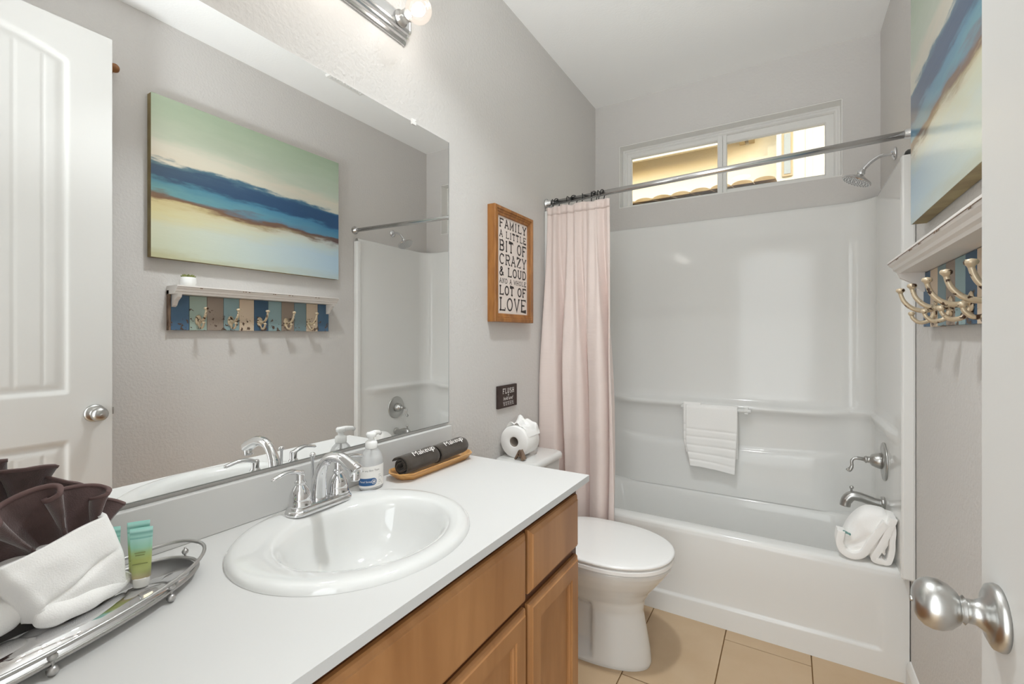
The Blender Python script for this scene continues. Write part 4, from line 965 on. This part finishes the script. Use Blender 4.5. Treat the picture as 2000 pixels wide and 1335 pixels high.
q.loft([[(x, y + (W - .003 - x) * 0, z) for x, z in SP] for y in (ysh0, ysh1)], smooth=False); q.build('shelf_board', M['shelf_paint'], rk)
q = MB(); q.box(W - .1086, W - .1076, ysh0 + .004, ysh1 - .004, 1.4955, 1.4966)
for y in (1.10, 1.105, 1.30, 1.312, 1.33, 1.46, 1.47, 1.55, 1.556, 1.57, 1.72, 1.74): q.box(W - .1087, W - .1076, y, y + .006, 1.492, 1.4962)
lab(q.build('worn_edge', M['driftwood'], rk), 'worn brown edge line')
for y in (ysh0 + .012, ysh1 - .030):
    q = MB(); q.loft([[(W - .022, y + d_, 1.405), (W - .022, y + d_, 1.464), (W - .085, y + d_, 1.464), (W - .080, y + d_, 1.450), (W - .050, y + d_, 1.432), (W - .036, y + d_, 1.412)] for d_ in (0, .018)], smooth=False); q.build('bracket', M['shelf_paint'], rk)
M['hook'] = mat('antique_cream_metal', srgb(206, 188, 160), .35, .35, var=(55, srgb(70, 48, 34), .06))
nt = M['hook'].node_tree
for nd in nt.nodes:
    if nd.type == 'VALTORGB': nd.color_ramp.elements[0].position = .58; nd.color_ramp.elements[1].position = .61
hook0 = None
for n_, y in enumerate((1.130, 1.282, 1.435, 1.588, 1.735)):
    if hook0 is None:
        q = MB(); X0 = W - .022; zc = 1.345
        q.lathe([(.001, X0), (.020, X0), (.0205, X0 - .003), (.016, X0 - .006), (.001, X0 - .007)], 'x', (0, y, zc), 20, sx=.75, sy=1.3)
        q.tube(bez([(X0 - .004, y, zc + .002), (X0 - .028, y, zc - .004), (X0 - .052, y, zc + .004), (X0 - .070, y, zc + .024), (X0 - .078, y, zc + .048)], 8), [lerp(.0075, .0050, t / 32) for t in range(33)], 12)
        q.lathe([(.0045, zc + .046), (.0065, zc + .050), (.0100, zc + .053), (.0108, zc + .057), (.009, zc + .061), (.001, zc + .063)], 'z', (X0 - .078, y, 0), 16)
        q.tube(bez([(X0 - .004, y, zc - .012), (X0 - .014, y, zc - .032), (X0 - .034, y, zc - .038), (X0 - .048, y, zc - .028), (X0 - .053, y, zc - .018)], 8), [lerp(.0062, .0045, t / 32) for t in range(33)], 12)
        q.lathe([(.004, zc - .019), (.0075, zc - .014), (.008, zc - .010), (.006, zc - .007), (.001, zc - .006)], 'z', (X0 - .053, y, 0), 14)
        hook0 = q.build('double_hook', M['hook'], rk); yb = y
    else:
        o = hook0.copy(); COL.objects.link(o); o.location.y += y - yb

# succulent on the shelf
PCX, PCY, PCZ = W - .055, 1.072, 1.5035
po = thing('succulent_pot', (PCX, PCY, PCZ), 'tiny succulent in a white pot on the hook shelf', 'plant')
q = MB(); q.lathe([(.001, 0), (.025, 0), (.031, .006), (.0335, .020), (.032, .040), (.030, .043), (.027, .042), (.026, .034), (.001, .034)], 'z', (PCX, PCY, PCZ), 30, cap=False); q.build('pot', M['pot'], po)
q = MB()
for ring, (nn, tilt_, ln) in enumerate(((9, 62, .028), (8, 42, .027), (5, 18, .022))):
    for t in range(nn):
        a = 2 * pi * t / nn + ring * .4; d_ = Vector((cos(a) * sin(radians(tilt_)), sin(a) * sin(radians(tilt_)), cos(radians(tilt_)))); c = Vector((PCX, PCY, PCZ + .036)) + Vector((cos(a), sin(a), 0)) * .006
        q.tube([c, c + d_ * ln * .4, c + d_ * ln * .75, c + d_ * ln], [.0035, .0062, .005, .0008], 8)
q.build('leaves', M['leaf'], po)
pg = thing('wooden_peg', (W - .03, .80, 2.40), 'brown wooden peg on the right wall mostly hidden behind the door', 'peg')
q = MB(); q.lathe([(.010, W - .001), (.010, W - .03), (.016, W - .036), (.019, W - .046), (.016, W - .056), (.001, W - .060)], 'x', (0, .795, 2.408), 20); q.build('peg_head', M['peg_wood'], pg)

# ================================================================== OUTSIDE THE WINDOW
M['stucco'] = mat('cream_stucco', srgb(234, 230, 210), .9, bump=(60, .3, .01))
M['fascia'] = mat('cream_fascia', srgb(236, 230, 208), .7)
M['soffit'] = mat('tan_soffit', srgb(190, 172, 134), .9)
M['rooftile'] = mat('roof_tile', srgb(196, 168, 116), .85, var=(9, srgb(160, 130, 84), .25))
nh = thing('neighbor_house', (.4, 5.2, 0), 'cream neighbouring house with tan eaves seen through the window', 'house')
boxobj('wall', (-3, .98, 5.0, 5.3, 0, 3.22), M['stucco'], nh)
boxobj('wing_wall', (.98, 3.2, 4.55, 5.3, 0, 3.45), M['stucco'], nh)
boxobj('soffit', (-3, .86, 4.72, 5.0, 3.20, 3.24), M['soffit'], nh)
boxobj('fascia', (-3, .62, 4.68, 4.72, 3.06, 3.26), M['fascia'], nh)
q = MB()
for x in (.66, .74): q.box(x, x + .05, 4.70, 5.0, 3.13, 3.21)
q.build('rafter_tail', M['soffit'], nh)
q = MB(); q.add([(-3, 4.70, 3.26), (.9, 4.70, 3.26), (.9, 6.5, 3.72), (-3, 6.5, 3.72)], [(0, 1, 2, 3)], 0, False); q.build('upper_roof', M['rooftile'], nh, solid=.03)
wf = boxobj('window_trim', (1.02, 1.10, 4.525, 4.55, 2.62, 3.00), M['soffit'], nh, bevel=.006)
boxobj('window_pane', (1.036, 1.084, 4.519, 4.526, 2.64, 2.98), mat('far_glass', (.30, .34, .32), .1), wf)
boxobj('corner_trim', (1.19, 1.24, 4.53, 4.55, 0, 3.4), M['fascia'], nh, bevel=.004)
rf = thing('tile_roof', (.2, 4.3, 2.3), 'low tan tiled porch roof just outside the window', 'roof')
q = MB(); q.add([(-3, 3.9, 2.28), (1.0, 3.9, 2.38), (1.0, 4.95, 2.64), (-3, 4.95, 2.54)], [(0, 1, 2, 3)], 0, False); q.build('roof_deck', M['rooftile'], rf, solid=.03)
n_ = 0; t0 = None
for r_ in range(3):
    for c_ in range(13):
        x = -.95 + .155 * c_; y = 4.62 - .30 * r_; z = 2.415 + (x + .95) * .0245 + .245 * (y - 4.0)
        if t0 is None:
            q = MB(); q.loft([[(x + .076 * cos(pi * t_ / 8), y + .33 * d_, z + .030 * sin(pi * t_ / 8) + .07 * d_) for t_ in range(9)] for d_ in (0, 1)], smooth=False); t0 = q.build('roof_tile', M['rooftile'], rf); b0 = Vector((x, y, z))
        else:
            o = t0.copy(); COL.objects.link(o); o.location = t0.location + Vector((x, y, z)) - b0
boxobj('ground', (-8, 8, 3.0, 12, -.2, -.12), mat('ground_dirt', srgb(150, 138, 118), .9)); struct(bpy.data.objects['ground'])
